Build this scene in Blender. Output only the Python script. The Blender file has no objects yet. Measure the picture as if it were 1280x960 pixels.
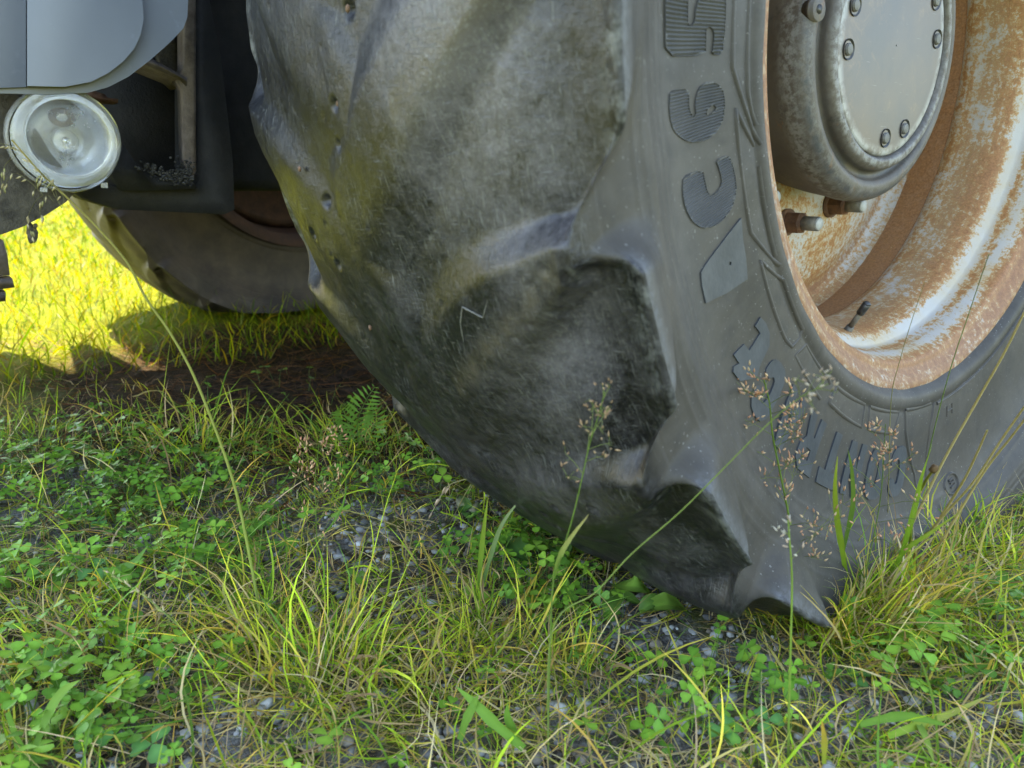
import bpy, bmesh, math, random
import numpy as np
from mathutils import Vector, Matrix, noise as mnoise
from mathutils.geometry import tessellate_polygon

# ------------------------------------------------------------------ camera, world, sun, exposure
scene = bpy.context.scene
COL = scene.collection
PI = math.pi
CAM = np.array([0.563, -0.921, 0.442]); YAW, PIT, ROLL, FPX = 0.903, 0.268, 0.011, 947.4
_d = np.array([-math.sin(YAW)*math.cos(PIT), math.cos(YAW)*math.cos(PIT), -math.sin(PIT)])
_r = np.array([math.cos(YAW), math.sin(YAW), 0.0]); _u = np.cross(_r, _d)
CR = _r*math.cos(ROLL) + _u*math.sin(ROLL); CU = -_r*math.sin(ROLL) + _u*math.cos(ROLL)
cam_d = bpy.data.cameras.new("camera"); cam = bpy.data.objects.new("camera", cam_d); COL.objects.link(cam)
cam.matrix_world = Matrix(((CR[0], CU[0], -_d[0], CAM[0]), (CR[1], CU[1], -_d[1], CAM[1]), (CR[2], CU[2], -_d[2], CAM[2]), (0, 0, 0, 1)))
cam_d.sensor_width = 36; cam_d.lens = FPX/1280*36; cam_d.clip_start = 0.02; cam_d.clip_end = 2000
cam_d.dof.use_dof = True; cam_d.dof.focus_distance = 0.85; cam_d.dof.aperture_fstop = 8.0
scene.camera = cam
world = bpy.data.worlds.new("World"); scene.world = world; world.use_nodes = True
SUN_EL, SUN_AZ = math.radians(54), math.atan2(-0.10, -0.995)      # direction towards the sun, from +X
wn = world.node_tree; bg = wn.nodes["Background"]
sky = wn.nodes.new("ShaderNodeTexSky"); sky.sky_type = 'NISHITA'; sky.sun_disc = False
sky.sun_elevation = SUN_EL; sky.sun_rotation = PI/2 - SUN_AZ
wn.links.new(sky.outputs[0], bg.inputs[0]); bg.inputs[1].default_value = 0.14
sl = bpy.data.lights.new("sun", 'SUN'); sl.energy = 3.9; sl.angle = math.radians(0.5); sl.color = (1, 0.95, 0.86)
so = bpy.data.objects.new("sun", sl); COL.objects.link(so)
sdir = Vector((math.cos(SUN_EL)*math.cos(SUN_AZ), math.cos(SUN_EL)*math.sin(SUN_AZ), math.sin(SUN_EL)))
so.rotation_euler = sdir.to_track_quat('Z', 'Y').to_euler(); so.location = (-3, -2, 5)
scene.view_settings.view_transform = 'Standard'; scene.view_settings.look = 'None'
scene.view_settings.exposure = 3.1; scene.view_settings.gamma = 1
scene.view_settings.use_white_balance = True; scene.view_settings.white_balance_temperature = 7700; scene.view_settings.white_balance_tint = 10
scene.cycles.max_bounces = 8; scene.cycles.diffuse_bounces = 4; scene.cycles.transparent_max_bounces = 8

rng = np.random.default_rng(7); random.seed(7)

def ray(px, py):
    v = _d + (px-640)/FPX*CR - (py-480)/FPX*CU
    return v
def at(px, py, depth):
    return Vector(CAM + ray(px, py)*depth)
def ground(px, py, z=0.0):
    v = ray(px, py); return Vector(CAM + v*((z-CAM[2])/v[2]))
def gdepth(px, py):
    return (0.0-CAM[2])/ray(px, py)[2]
def onx(px, py, x):
    v = ray(px, py); return Vector(CAM + v*((x-CAM[0])/v[0]))

# ------------------------------------------------------------------ object helpers
def link(name, me, mat=None, parent=None, smooth=True):
    o = bpy.data.objects.new(name, me); COL.objects.link(o)
    if mat is not None and len(me.materials) == 0: me.materials.append(mat)
    if parent is not None: o.parent = parent
    if smooth and len(me.polygons): me.polygons.foreach_set('use_smooth', np.ones(len(me.polygons), bool))
    return o
def np_mesh(name, V, F, uv=None, col=None):
    """V (n,3); F (m,4) quads or (m,3) tris, or a list of such arrays"""
    me = bpy.data.meshes.new(name)
    Fs = F if isinstance(F, list) else [F]
    Fs = [f for f in Fs if len(f)]
    V = np.asarray(V, np.float32)
    me.vertices.add(len(V)); me.vertices.foreach_set('co', V.ravel())
    loops = np.concatenate([f.ravel() for f in Fs]).astype(np.int32)
    sizes = np.concatenate([np.full(len(f), f.shape[1]) for f in Fs])
    starts = np.concatenate([[0], np.cumsum(sizes)[:-1]]).astype(np.int32)
    me.loops.add(len(loops)); me.loops.foreach_set('vertex_index', loops)
    me.polygons.add(len(sizes)); me.polygons.foreach_set('loop_start', starts)
    me.update(calc_edges=True)
    if uv is not None:
        l = me.uv_layers.new(name='UVMap'); l.data.foreach_set('uv', np.asarray(uv, np.float32)[loops].ravel())
    if col is not None:
        a = me.color_attributes.new('Col', 'FLOAT_COLOR', 'POINT')
        c = np.ones((len(V), 4), np.float32); c[:, :col.shape[1]] = col; a.data.foreach_set('color', c.ravel())
    me.validate()
    return me
def bm_obj(name, bm, mat, parent=None, smooth=True, bevel=0, seg=2):
    me = bpy.data.meshes.new(name)
    if bevel:
        bmesh.ops.bevel(bm, geom=[e for e in bm.edges if e.calc_face_angle(0) > 0.6], offset=bevel, segments=seg, profile=0.6, affect='EDGES')
    bmesh.ops.recalc_face_normals(bm, faces=bm.faces)
    bm.to_mesh(me); bm.free()
    o = link(name, me, mat, parent, smooth)
    if smooth:
        m = o.modifiers.new('wn', 'WEIGHTED_NORMAL') if bevel else None
    return o
def thing(name, label, cat, loc=(0, 0, 0), group=None):
    o = bpy.data.objects.new(name, None); COL.objects.link(o); o.location = loc; o.empty_display_size = .05
    o['label'] = label; o['category'] = cat
    if group: o['group'] = group
    bpy.context.view_layer.update()
    return o
def box(bm, lo, hi, rot=None):
    r = bmesh.ops.create_cube(bm, size=1)
    lo, hi = Vector(lo), Vector(hi); c = (lo+hi)/2; s = hi-lo
    for v in r['verts']:
        q = Vector((v.co.x*s.x, v.co.y*s.y, v.co.z*s.z))
        if rot is not None: q = rot @ q
        v.co = q+c
def prism_x(bm, yz, x0, x1):
    a = [bm.verts.new((x0, y, z)) for y, z in yz]; b = [bm.verts.new((x1, y, z)) for y, z in yz]
    n = len(yz); bm.faces.new(a); bm.faces.new(b[::-1])
    for i in range(n): bm.faces.new((a[i], b[i], b[(i+1) % n], a[(i+1) % n]))
def cyl(bm, p0, p1, r0, r1=None, n=16, cap=True):
    p0, p1 = Vector(p0), Vector(p1); r1 = r0 if r1 is None else r1
    q = (p1-p0).to_track_quat('Z', 'Y'); R = []
    for p, r in ((p0, r0), (p1, r1)):
        R.append([bm.verts.new(p + q @ Vector((r*math.cos(2*PI*i/n), r*math.sin(2*PI*i/n), 0))) for i in range(n)])
    for i in range(n): bm.faces.new((R[0][i], R[0][(i+1) % n], R[1][(i+1) % n], R[1][i]))
    if cap: bm.faces.new(R[0][::-1]); bm.faces.new(R[1])
def tube(pts, radii, n=6):
    """numpy tube -> V,F"""
    P = np.array([list(p) for p in pts], float); m = len(P)
    T = np.gradient(P, axis=0); T /= np.linalg.norm(T, axis=1)[:, None]+1e-12
    a = np.cross(T, [0.31, 0.52, 0.1]); a /= np.linalg.norm(a, axis=1)[:, None]+1e-12; b = np.cross(T, a)
    th = np.arange(n)*2*PI/n
    R = np.broadcast_to(np.asarray(radii, float), (m,))
    V = (P[:, None]+R[:, None, None]*(np.cos(th)[None, :, None]*a[:, None]+np.sin(th)[None, :, None]*b[:, None])).reshape(-1, 3)
    i = np.arange(m-1)[:, None]*n; j = np.arange(n)[None]; k = (j+1) % n
    F = np.stack([i+j, i+k, i+n+k, i+n+j], -1).reshape(-1, 4)
    return V, F
def smooth_path(pts, k=6):
    P = [Vector(p) for p in pts]; P = [P[0]*2-P[1]]+P+[P[-1]*2-P[-2]]; out = []
    for i in range(1, len(P)-2):
        for j in range(k):
            t = j/k; a, b, c, d = P[i-1:i+3]
            out.append(0.5*((2*b)+(c-a)*t+(2*a-5*b+4*c-d)*t*t+(3*b-a-3*c+d)*t**3))
    out.append(P[-2]); return out
class Bag:
    """collects V / F pieces for one joined mesh"""
    def __init__(s): s.V = []; s.F4 = []; s.F3 = []; s.C = []; s.n = 0
    def add(s, V, F, col=None):
        V = np.asarray(V, np.float32).reshape(-1, 3); F = np.asarray(F, np.int64)
        (s.F4 if F.shape[1] == 4 else s.F3).append(F+s.n); s.V.append(V); s.n += len(V)
        if col is None: col = (1, 1, 1)
        col = np.asarray(col, np.float32)
        s.C.append(np.broadcast_to(col, (len(V), 3)) if col.ndim == 1 else col)
    def build(s, name, mat, parent=None, smooth=True):
        F = [np.concatenate(f) for f in (s.F4, s.F3) if f]
        me = np_mesh(name, np.concatenate(s.V), F, col=np.concatenate(s.C))
        return link(name, me, mat, parent, smooth)

# ------------------------------------------------------------------ materials
class NT:
    def __init__(s, name):
        s.m = bpy.data.materials.new(name); s.m.use_nodes = True; s.t = s.m.node_tree; s.b = s.t.nodes['Principled BSDF']
    def n(s, typ, ins=None, **kw):
        nd = s.t.nodes.new(typ)
        for k, v in kw.items(): setattr(nd, k, v)
        for k, v in (ins or {}).items(): s.set(nd.inputs[k], v)
        return nd
    def set(s, sock, v):
        if isinstance(v, bpy.types.NodeSocket): s.t.links.new(v, sock)
        elif isinstance(v, tuple) and sock.type == 'RGBA' and len(v) == 3: sock.default_value = (*v, 1)
        else: sock.default_value = v
    def coord(s, kind='Object'):
        return s.n('ShaderNodeTexCoord').outputs[kind]
    def mapping(s, c, scale=(1, 1, 1), rot=(0, 0, 0), loc=(0, 0, 0)):
        return s.n('ShaderNodeMapping', {'Vector': c, 'Scale': scale, 'Rotation': rot, 'Location': loc}).outputs[0]
    def noise(s, c, scale, detail=4, rough=0.55, dist=0.0):
        return s.n('ShaderNodeTexNoise', {'Vector': c, 'Scale': scale, 'Detail': detail, 'Roughness': rough, 'Distortion': dist}).outputs[0]
    def ramp(s, f, stops):
        r = s.n('ShaderNodeValToRGB', {'Fac': f}); e = r.color_ramp.elements
        while len(e) < len(stops): e.new(0.5)
        for k, (p, c) in enumerate(stops):
            e[k].position = p; e[k].color = (c, c, c, 1) if isinstance(c, (int, float)) else (*c, 1)
        return r.outputs[0]
    def mix(s, f, a, b, mode='MIX'):
        m = s.n('ShaderNodeMix', data_type='RGBA', blend_type=mode)
        s.set(m.inputs[0], f); s.set(m.inputs[6], a); s.set(m.inputs[7], b); return m.outputs[2]
    def math(s, op, a, b=0.0, clamp=False):
        m = s.n('ShaderNodeMath', operation=op, use_clamp=clamp); s.set(m.inputs[0], a); s.set(m.inputs[1], b); return m.outputs[0]
    def attr(s, name):
        return s.n('ShaderNodeAttribute', attribute_name=name).outputs['Color']
    def sep(s, c):
        q = s.n('ShaderNodeSeparateColor', {0: c}); return q.outputs
    def bump(s, h, strength=0.3, dist=0.002, normal=None):
        b = s.n('ShaderNodeBump', {'Height': h, 'Strength': strength, 'Distance': dist})
        if normal is not None: s.set(b.inputs['Normal'], normal)
        return b.outputs[0]
    def out(s, color=None, rough=None, normal=None, **kw):
        if color is not None: s.set(s.b.inputs['Base Color'], color)
        if rough is not None: s.set(s.b.inputs['Roughness'], rough)
        if normal is not None: s.set(s.b.inputs['Normal'], normal)
        for k, v in kw.items(): s.set(s.b.inputs[k.replace('_', ' ')], v)
        return s.m

def mat_tyre():
    """Col.r = 1 on the side wall, Col.g = lug height 0..1, Col.b = shoulder edge wear"""
    m = NT('tyre_rubber'); uv = m.coord('UV'); ob = m.coord('Object')
    sp = m.sep(m.attr('Col')); side, lug, edge = sp[0], sp[1], sp[2]
    big = m.noise(ob, 9, 4, .55); mid = m.noise(ob, 42, 7, .72); fine = m.noise(ob, 190, 4, .7)
    s1 = m.noise(m.mapping(uv, (520, 70, 1), (0, 0, .35)), 1, 4, .65, .6)
    s2 = m.noise(m.mapping(uv, (80, 900, 1), (0, 0, -.5)), 1, 3, .6, .8)
    s3 = m.noise(m.mapping(uv, (1100, 150, 1), (0, 0, 1.1)), 1, 2, .6, 1.2)
    scr = m.math('MAXIMUM', m.ramp(s1, [(.56, 0), (.66, 1)]), m.ramp(s2, [(.60, 0), (.72, 1)]))
    scr = m.math('MAXIMUM', scr, m.ramp(s3, [(.62, 0), (.72, 1)]))
    scr = m.math('MULTIPLY', scr, m.ramp(m.noise(ob, 26, 5, .7), [(.40, .10), (.60, 1)]))
    mott = m.math('ADD', m.math('MULTIPLY', big, .35), m.math('ADD', m.math('MULTIPLY', mid, .40), m.math('MULTIPLY', fine, .25)))
    place = m.sep(m.attr('Dust'))
    dustm = m.math('MULTIPLY', m.ramp(m.math('ADD', mott, m.math('MULTIPLY', m.math('SUBTRACT', place[0], .4), .22)), [(.42, 0), (.62, 1)]), m.math('ADD', .30, m.math('MULTIPLY', place[0], .9)))
    tread = m.mix(dustm, (.0055, .0057, .0072), (.088, .085, .098))
    tread = m.mix(m.math('MULTIPLY', place[1], m.ramp(mid, [(.40, .2), (.60, 1)])), tread, (.060, .050, .034))
    tread = m.mix(m.ramp(m.noise(ob, 14, 4, .6), [(.56, 0), (.72, .22)]), tread, (.048, .043, .033))
    speck = m.ramp(m.noise(ob, 430, 4, .75), [(.53, 0), (.64, 1)])
    tread = m.mix(m.math('MULTIPLY', speck, m.math('MULTIPLY', dustm, .6)), tread, (.15, .16, .16))
    tread = m.mix(m.math('MULTIPLY', scr, .6), tread, (.15, .157, .157))
    tread = m.mix(m.math('MULTIPLY', edge, m.ramp(m.noise(ob, 55, 5, .75), [(.46, 0), (.62, .6)])), tread, (.17, .18, .185))
    sw = m.mix(m.ramp(big, [(.3, 0), (.7, 1)]), (.041, .037, .032), (.068, .060, .051))
    sw = m.mix(m.ramp(m.noise(m.mapping(uv, (25, 40, 1)), 1, 6, .7), [(.45, 0), (.8, .3)]), sw, (.105, .098, .092))
    sw = m.mix(m.math('MULTIPLY', m.ramp(m.noise(m.mapping(uv, (35, 520, 1), (0, 0, .12)), 1, 2, .5, .5), [(.70, 0), (.78, 1)]), .25), sw, (.12, .12, .12))
    sw = m.mix(m.math('MULTIPLY', m.ramp(fine, [(.66, 0), (.8, 1)]), .3), sw, (.12, .12, .12))
    sw = m.mix(m.ramp(m.noise(ob, 5, 3, .5), [(.50, 0), (.70, .3)]), sw, (.050, .053, .058))
    sw = m.mix(m.ramp(mid, [(.52, 0), (.68, .5)]), sw, (.036, .035, .035))
    sw = m.mix(m.ramp(m.noise(ob, 330, 2, .5), [(.68, 0), (.73, .7)]), sw, (.20, .20, .19))
    sw = m.mix(m.math('MULTIPLY', edge, m.ramp(fine, [(.35, .25), (.6, .8)])), sw, (.115, .118, .124))
    col = m.mix(side, tread, sw)
    h = m.math('ADD', m.math('MULTIPLY', mid, .8), m.math('MULTIPLY', fine, .35))
    h = m.math('SUBTRACT', h, m.math('MULTIPLY', scr, .22))
    st = m.math('MULTIPLY', m.math('SUBTRACT', 1.15, side), .7)
    rgh = m.math('ADD', m.math('ADD', .19, m.math('MULTIPLY', mid, .34)), m.math('MULTIPLY', side, .2))
    return m.out(col, rgh, m.bump(h, st, .0016), Specular_IOR_Level=m.math('SUBTRACT', .38, m.math('MULTIPLY', side, .20)))
def mat_letter():
    m = NT('letter_rubber'); ob = m.coord()
    c = m.mix(m.ramp(m.noise(ob, 30, 4, .6), [(.35, 0), (.7, 1)]), (.048, .048, .047), (.072, .071, .069))
    c = m.mix(m.ramp(m.noise(ob, 90, 4, .7), [(.6, 0), (.75, .5)]), c, (.075, .08, .09))
    return m.out(c, .5, m.bump(m.noise(ob, 200, 3), .2, .001), Specular_IOR_Level=.3)
def mat_letter_smooth():
    m = NT('smooth_letter_rubber'); ob = m.coord()
    c = m.mix(m.ramp(m.noise(ob, 40, 4, .6), [(.35, 0), (.7, 1)]), (.034, .039, .047), (.056, .062, .071))
    c = m.mix(m.ramp(m.noise(ob, 90, 4, .7), [(.58, 0), (.72, .5)]), c, (.06, .066, .075))
    return m.out(c, .5, m.bump(m.noise(ob, 200, 3), .25, .001), Specular_IOR_Level=.3)
def mat_rim():
    """Col.r rust bias, Col.g brown mud bias, Col.b dark-red edge"""
    m = NT('rusty_rim_paint'); ob = m.coord(); sp = m.sep(m.attr('Col'))
    n1 = m.noise(ob, 11, 6, .62, .5); n2 = m.noise(ob, 120, 7, .72); n3 = m.noise(ob, 330, 4, .75); sw_ = m.mapping(m.coord('UV'), (140, 9, 1))
    n4 = m.noise(sw_, 1, 5, .6, .5)
    a = m.math('ADD', m.math('MULTIPLY', n1, .24), m.math('MULTIPLY', n2, .44)); a = m.math('ADD', a, m.math('MULTIPLY', n4, .14)); a = m.math('ADD', a, m.math('MULTIPLY', n3, .30))
    rv = m.math('ADD', m.math('ADD', m.math('MULTIPLY', m.math('SUBTRACT', a, .56), 1.9), .56), m.math('SUBTRACT', sp[0], .5))
    paint = m.mix(m.ramp(n1, [(.4, 0), (.7, 1)]), (.40, .385, .36), (.42, .34, .22))
    stain = m.mix(m.ramp(rv, [(.50, 0), (.60, 1)]), paint, (.38, .24, .09))
    rust = m.mix(m.ramp(n3, [(.35, 0), (.65, 1)]), (.19, .072, .020), (.36, .165, .055))
    c = m.mix(m.ramp(rv, [(.57, 0), (.68, 1)]), stain, rust)
    mud = m.mix(m.ramp(m.math('ADD', m.math('MULTIPLY', n2, .6), m.math('MULTIPLY', n3, .4)), [(.43, 0), (.60, 1)]), (.080, .052, .030), (.30, .24, .165))
    c = m.mix(m.math('MULTIPLY', sp[1], m.ramp(n2, [(.34, .5), (.6, 1)])), c, mud)
    c = m.mix(m.math('MULTIPLY', sp[2], m.ramp(n2, [(.36, .25), (.58, 1)])), c, m.mix(n3, (.12, .048, .020), (.29, .135, .060)))
    h = m.math('ADD', n2, m.math('MULTIPLY', n3, .6))
    return m.out(c, m.math('ADD', .38, m.math('MULTIPLY', n2, .4)), m.bump(h, .55, .0016))
def mat_hub():
    m = NT('dusty_hub_paint'); ob = m.coord(); sp = m.sep(m.attr('Col'))
    n1 = m.noise(ob, 13, 5, .6); n2 = m.noise(ob, 130, 6, .7); n3 = m.noise(ob, 45, 5, .7, .4)
    c = m.mix(m.ramp(n1, [(.35, 0), (.65, 1)]), (.058, .047, .038), (.092, .079, .066))
    c = m.mix(m.math('MULTIPLY', sp[0], m.ramp(n2, [(.42, 0), (.58, 1)])), c, (.19, .19, .185))
    c = m.mix(m.math('MULTIPLY', sp[1], m.ramp(n3, [(.40, 0), (.58, 1)])), c, (.035, .04, .048))
    c = m.mix(m.ramp(n3, [(.62, 0), (.74, .6)]), c, (.10, .095, .08))
    c = m.mix(m.ramp(m.noise(ob, 22, 6, .8), [(.58, 0), (.66, .7)]), c, (.035, .033, .030))
    c = m.mix(m.ramp(m.noise(m.mapping(ob, (1, 1, .25)), 70, 5, .7, .5), [(.62, 0), (.70, .6)]), c, (.16, .085, .04))
    return m.out(c, .55, m.bump(m.math('ADD', n2, n3), .45, .0015))
def mat_cover():
    m = NT('hub_cover_paint'); ob = m.coord()
    n1 = m.noise(ob, 12, 4, .6); n2 = m.noise(ob, 55, 5, .7)
    c = m.mix(m.ramp(n1, [(.38, 0), (.62, 1)]), (.058, .054, .055), (.088, .068, .055))
    c = m.mix(m.ramp(n2, [(.58, 0), (.70, .6)]), c, (.05, .05, .05))
    c = m.mix(m.ramp(m.noise(ob, 24, 6, .8, .6), [(.56, 0), (.66, .6)]), c, (.15, .10, .065))
    rr_ = m.n('ShaderNodeVectorMath', {0: m.n('ShaderNodeVectorMath', {0: ob, 1: (-.095, 0, -.59)}, operation='ADD').outputs[0]}, operation='LENGTH').outputs['Value']
    c = m.mix(m.math('MULTIPLY', m.ramp(m.math('MULTIPLY', rr_, 5), [(.54, 0), (.585, 1)]), m.ramp(n2, [(.40, .2), (.56, 1)])), c, (.27, .27, .26))
    c = m.mix(m.ramp(m.noise(m.mapping(ob, (1, 30, 400), (.5, 0, 0)), 1, 2, .5), [(.70, 0), (.76, .5)]), c, (.22, .21, .20))
    return m.out(c, .42, m.bump(n2, .12, .001))
def mat_simple(name, c1, c2, rough=.6, sc=20, bump=.25, metal=0.0, **kw):
    m = NT(name); ob = m.coord(); n = m.noise(ob, sc, 6, .65); n2 = m.noise(ob, sc*7, 4, .65)
    c = m.mix(m.ramp(n, [(.36, 0), (.66, 1)]), c1, c2)
    c = m.mix(m.ramp(n2, [(.6, 0), (.78, .35)]), c, tuple(min(1, x*1.9) for x in c2))
    return m.out(c, rough, m.bump(m.math('ADD', n, n2), bump, .002), Metallic=metal, **kw)
def mat_plant(name, transl=.3, rough=.5, vein=False):
    m = NT(name); ob = m.coord(); c = m.attr('Col')
    c = m.mix(m.ramp(m.noise(ob, 60, 3), [(.3, 0), (.7, .35)]), c, m.mix(1.0, c, (.75, .8, .6), 'MULTIPLY'))
    m.out(c, rough, Specular_IOR_Level=.18)
    tr = m.n('ShaderNodeBsdfTranslucent', {'Color': m.mix(1.0, c, (1.0, 1.0, .55), 'MULTIPLY')})
    mx = m.n('ShaderNodeMixShader', {0: transl}); m.t.links.new(m.b.outputs[0], mx.inputs[1]); m.t.links.new(tr.outputs[0], mx.inputs[2])
    m.t.links.new(mx.outputs[0], m.t.nodes['Material Output'].inputs[0]); return m.m
def mat_ground():
    m = NT('gravelly_soil'); ob = m.coord()
    n1 = m.noise(ob, 2.2, 5, .6); n2 = m.noise(ob, 34, 6, .7); n3 = m.noise(ob, 260, 4, .7)
    grit = m.mix(m.ramp(n3, [(.38, 0), (.62, 1)]), (.08, .077, .072), (.26, .26, .25))
    soil = m.mix(m.ramp(n2, [(.35, 0), (.65, 1)]), (.04, .032, .022), (.12, .095, .065))
    c = m.mix(m.ramp(m.math('ADD', m.math('MULTIPLY', n1, .4), m.math('MULTIPLY', n2, .6)), [(.44, 0), (.56, 1)]), soil, grit)
    moss = m.mix(n3, (.06, .075, .015), (.17, .18, .035))
    c = m.mix(m.ramp(m.noise(ob, 9, 6, .65), [(.50, 0), (.60, .8)]), c, moss)
    # far turf
    dist = m.n('ShaderNodeVectorMath', {0: ob}, operation='LENGTH').outputs['Value']
    far = m.mix(m.ramp(n2, [(.3, 0), (.7, 1)]), (.060, .075, .002), (.14, .15, .005))
    c = m.mix(m.ramp(m.math('MULTIPLY', dist, .2), [(.20, 0), (.31, 1)]), c, far)
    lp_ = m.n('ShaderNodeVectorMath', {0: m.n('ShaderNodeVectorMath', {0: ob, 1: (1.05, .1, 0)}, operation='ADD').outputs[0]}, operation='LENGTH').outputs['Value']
    c = m.mix(m.ramp(m.math('ADD', lp_, m.math('MULTIPLY', n1, .5)), [(.85, .92), (1.25, 0)]), c, m.mix(m.ramp(n2, [(.4, 0), (.6, 1)]), (.013, .007, .004), (.045, .024, .012)))  # brown litter under the tractor, its colour also darkened to deepen the shade
    h = m.math('ADD', n2, m.math('MULTIPLY', n3, .5))
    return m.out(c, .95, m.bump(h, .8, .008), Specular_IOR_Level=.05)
def mat_vcol(name, rough=.8, bump=.4, sc=300):
    m = NT(name); ob = m.coord(); c = m.attr('Col'); n = m.noise(ob, sc, 4, .6)
    c = m.mix(m.ramp(n, [(.35, 0), (.7, .5)]), c, m.mix(1.0, c, (.5, .5, .5), 'MULTIPLY'))
    return m.out(c, rough, m.bump(n, bump, .001))

M = dict(tyre=mat_tyre(), letter=mat_letter(), letter_smooth=mat_letter_smooth(), rim=mat_rim(), hub=mat_hub(), cover=mat_cover(),
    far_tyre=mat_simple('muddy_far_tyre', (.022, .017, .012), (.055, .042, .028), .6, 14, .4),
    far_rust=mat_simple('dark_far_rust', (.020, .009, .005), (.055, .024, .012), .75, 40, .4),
    rust=mat_simple('rusty_steel', (.06, .026, .013), (.15, .07, .032), .75, 60, .5),
    bolt=mat_simple('dusty_bolt_head', (.09, .088, .08), (.15, .145, .135), .6, 60, .3),
    nut=mat_simple('dirty_nut_steel', (.06, .055, .05), (.16, .14, .11), .45, 80, .3),
    grit=mat_simple('pale_stud_end', (.25, .26, .26), (.40, .41, .40), .5, 80, .3),
    rubber_cap=mat_simple('black_cap', (.012, .012, .012), (.03, .03, .03), .4, 60, .1),
    black=mat_simple('grimy_black_steel', (.004, .004, .004), (.014, .013, .012), .8, 35, .6),
    mud=mat_simple('caked_mud_on_steel', (.028, .024, .018), (.085, .074, .055), .95, 45, 1.0),
    edge=mat_simple('rubbed_steel_edge', (.075, .055, .042), (.16, .125, .10), .7, 60, .5),
    panel=mat_simple('grey_panel_paint', (.115, .132, .165), (.132, .150, .185), .36, 5, .04),
    panel_dark=mat_simple('darker_panel_grey', (.075, .088, .115), (.09, .103, .13), .4, 6, .05),
    hood=mat_simple('hood_paint', (.05, .06, .05), (.07, .08, .07), .35, 6, .05),
    chrome=mat_simple('lamp_reflector_metal', (.72, .74, .78), (.86, .88, .90), .12, 40, .25, 1.0),
    plant=mat_plant('grass_blade', .42, .6), leaf=mat_plant('broad_leaf', .25, .42), seed=mat_plant('seed_husk', .3, .7),
    ground=mat_ground(), pebble=mat_vcol('pebble'), moss=mat_vcol('moss_tuft', .95, .3), scratch=mat_simple('pale_scratch', (.10, .10, .095), (.17, .17, .16), .8, 200, .2))
gl = NT('clear_lens_plastic'); gn = gl.noise(gl.coord(), 40, 5, .7)
gl.out((.93, .95, .97), gl.math('ADD', .14, gl.math('MULTIPLY', gn, .22)), Transmission_Weight=.93, IOR=1.3); M['lens'] = gl.m
gf = NT('frosted_lamp_plastic'); gn = gf.noise(gf.coord(), 60, 6, .75)
gf.out(gf.mix(gn, (.78, .79, .79), (.95, .96, .97)), .16, Transmission_Weight=.80, IOR=1.35); M['frost'] = gf.m

# ------------------------------------------------------------------ wheel geometry
ZC = 0.59; XC = 0.008
SIDE = np.array([(.263, .622), (.2625, .616), (.259, .608), (.252, .598), (.232, .568), (.210, .535), (.199, .504), (.195, .47), (.1935, .435), (.191, .412), (.1895, .407), (.1915, .4015), (.1915, .395), (.1885, .3885), (.176, .378), (.160, .372)])
CROWN = np.array([(0, .6625), (.05, .6605), (.10, .6565), (.15, .6505), (.19, .6435), (.222, .6350), (.245, .6265), (.257, .6245)])
_half = np.concatenate([CROWN, SIDE + [[0, 0]]]); _half[len(CROWN):, 0] -= XC; _half[1:len(CROWN), 0] -= 0
def resample(P, ds):
    seg = np.r_[0, np.cumsum(np.hypot(*np.diff(P, axis=0).T))]
    # catmull-rom style smooth through points, then arc-length sample
    pts = smooth_path([(a, b, 0) for a, b in P], 10); Q = np.array([[q.x, q.y] for q in pts])
    s = np.r_[0, np.cumsum(np.hypot(*np.diff(Q, axis=0).T))]
    t = np.arange(0, s[-1], ds); return np.c_[np.interp(t, s, Q[:, 0]), np.interp(t, s, Q[:, 1])], t
_hp, _hs = resample(_half, .0024)
_hp[0] = (0, .6625)
S_SH = _hs[np.argmax(_hp[:, 0])]                      # arc length at the shoulder edge
SX = np.interp(np.linspace(.372, .618, 100), _hp[::-1, 1][:len(_hp)], _hp[::-1, 0])
_out = _hp[_hs > S_SH-.004]
def side_x(R):                                       # outer side wall : x at radius R
    return np.interp(R, _out[::-1, 1], _out[::-1, 0]) + XC
def wheel_pt(x, R, thdeg):
    t = np.radians(thdeg); return np.stack(np.broadcast_arrays(x, -R*np.cos(t), ZC+R*np.sin(t)), -1)
def clampz(V):
    z = V[..., 2]; k = .012; z2 = k*np.log1p(np.exp(np.clip((z-.006)/k, -40, 40)))+.004
    V[..., 2] = np.where(z < .12, z2, z); return V

PITCH = 360/22
LU = np.array([-.06, -.03, -.012, .03, .08, .11, .148, .19, .235])       # across the tread
LC = np.array([-36, -33.3, -31.8, -28.8, -25.4, -23.4, -21.2, -19.2, -17.0])
LH = np.array([1.2, 2.1, 2.6, 2.9, 2.95, 2.7, 2.4, 1.9, 1.25])
def sstep(x): x = np.clip(x, 0, 1); return x*x*(3-2*x)
APEX = (.231, .6560)                                  # (u, radius) of the lug's outer top corner
RM = .566                                            # radius where the lug end runs out into the side wall
_hR = _hp[:, 1]; _isd = _hs > S_SH
S_RM = np.interp(-RM, -_hR[_isd], _hs[_isd]); U_RM = np.interp(-RM, -_hR[_isd], _hp[_isd, 0])
S_AP = .226
def lug_target(sarc, h0):
    """where the skin would be at a lug: (u, R) for arc length sarc"""
    u = np.interp(sarc, _hs, _hp[:, 0]); Rb = np.interp(sarc, _hs, _hR)
    top_u = u*1.0; top_R = .6685-.235*u**2
    f = np.clip((sarc-S_AP)/(S_RM-S_AP), 0, 1)
    eu = APEX[0]+(U_RM-APEX[0])*f + .004*np.sin(PI*f); eR = APEX[1]+(RM-APEX[1])*f
    tu = np.where(sarc < S_AP, top_u, np.where(sarc < S_RM, eu, u)); tR = np.where(sarc < S_AP, top_R, np.where(sarc < S_RM, eR, Rb))
    return tu, tR
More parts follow.
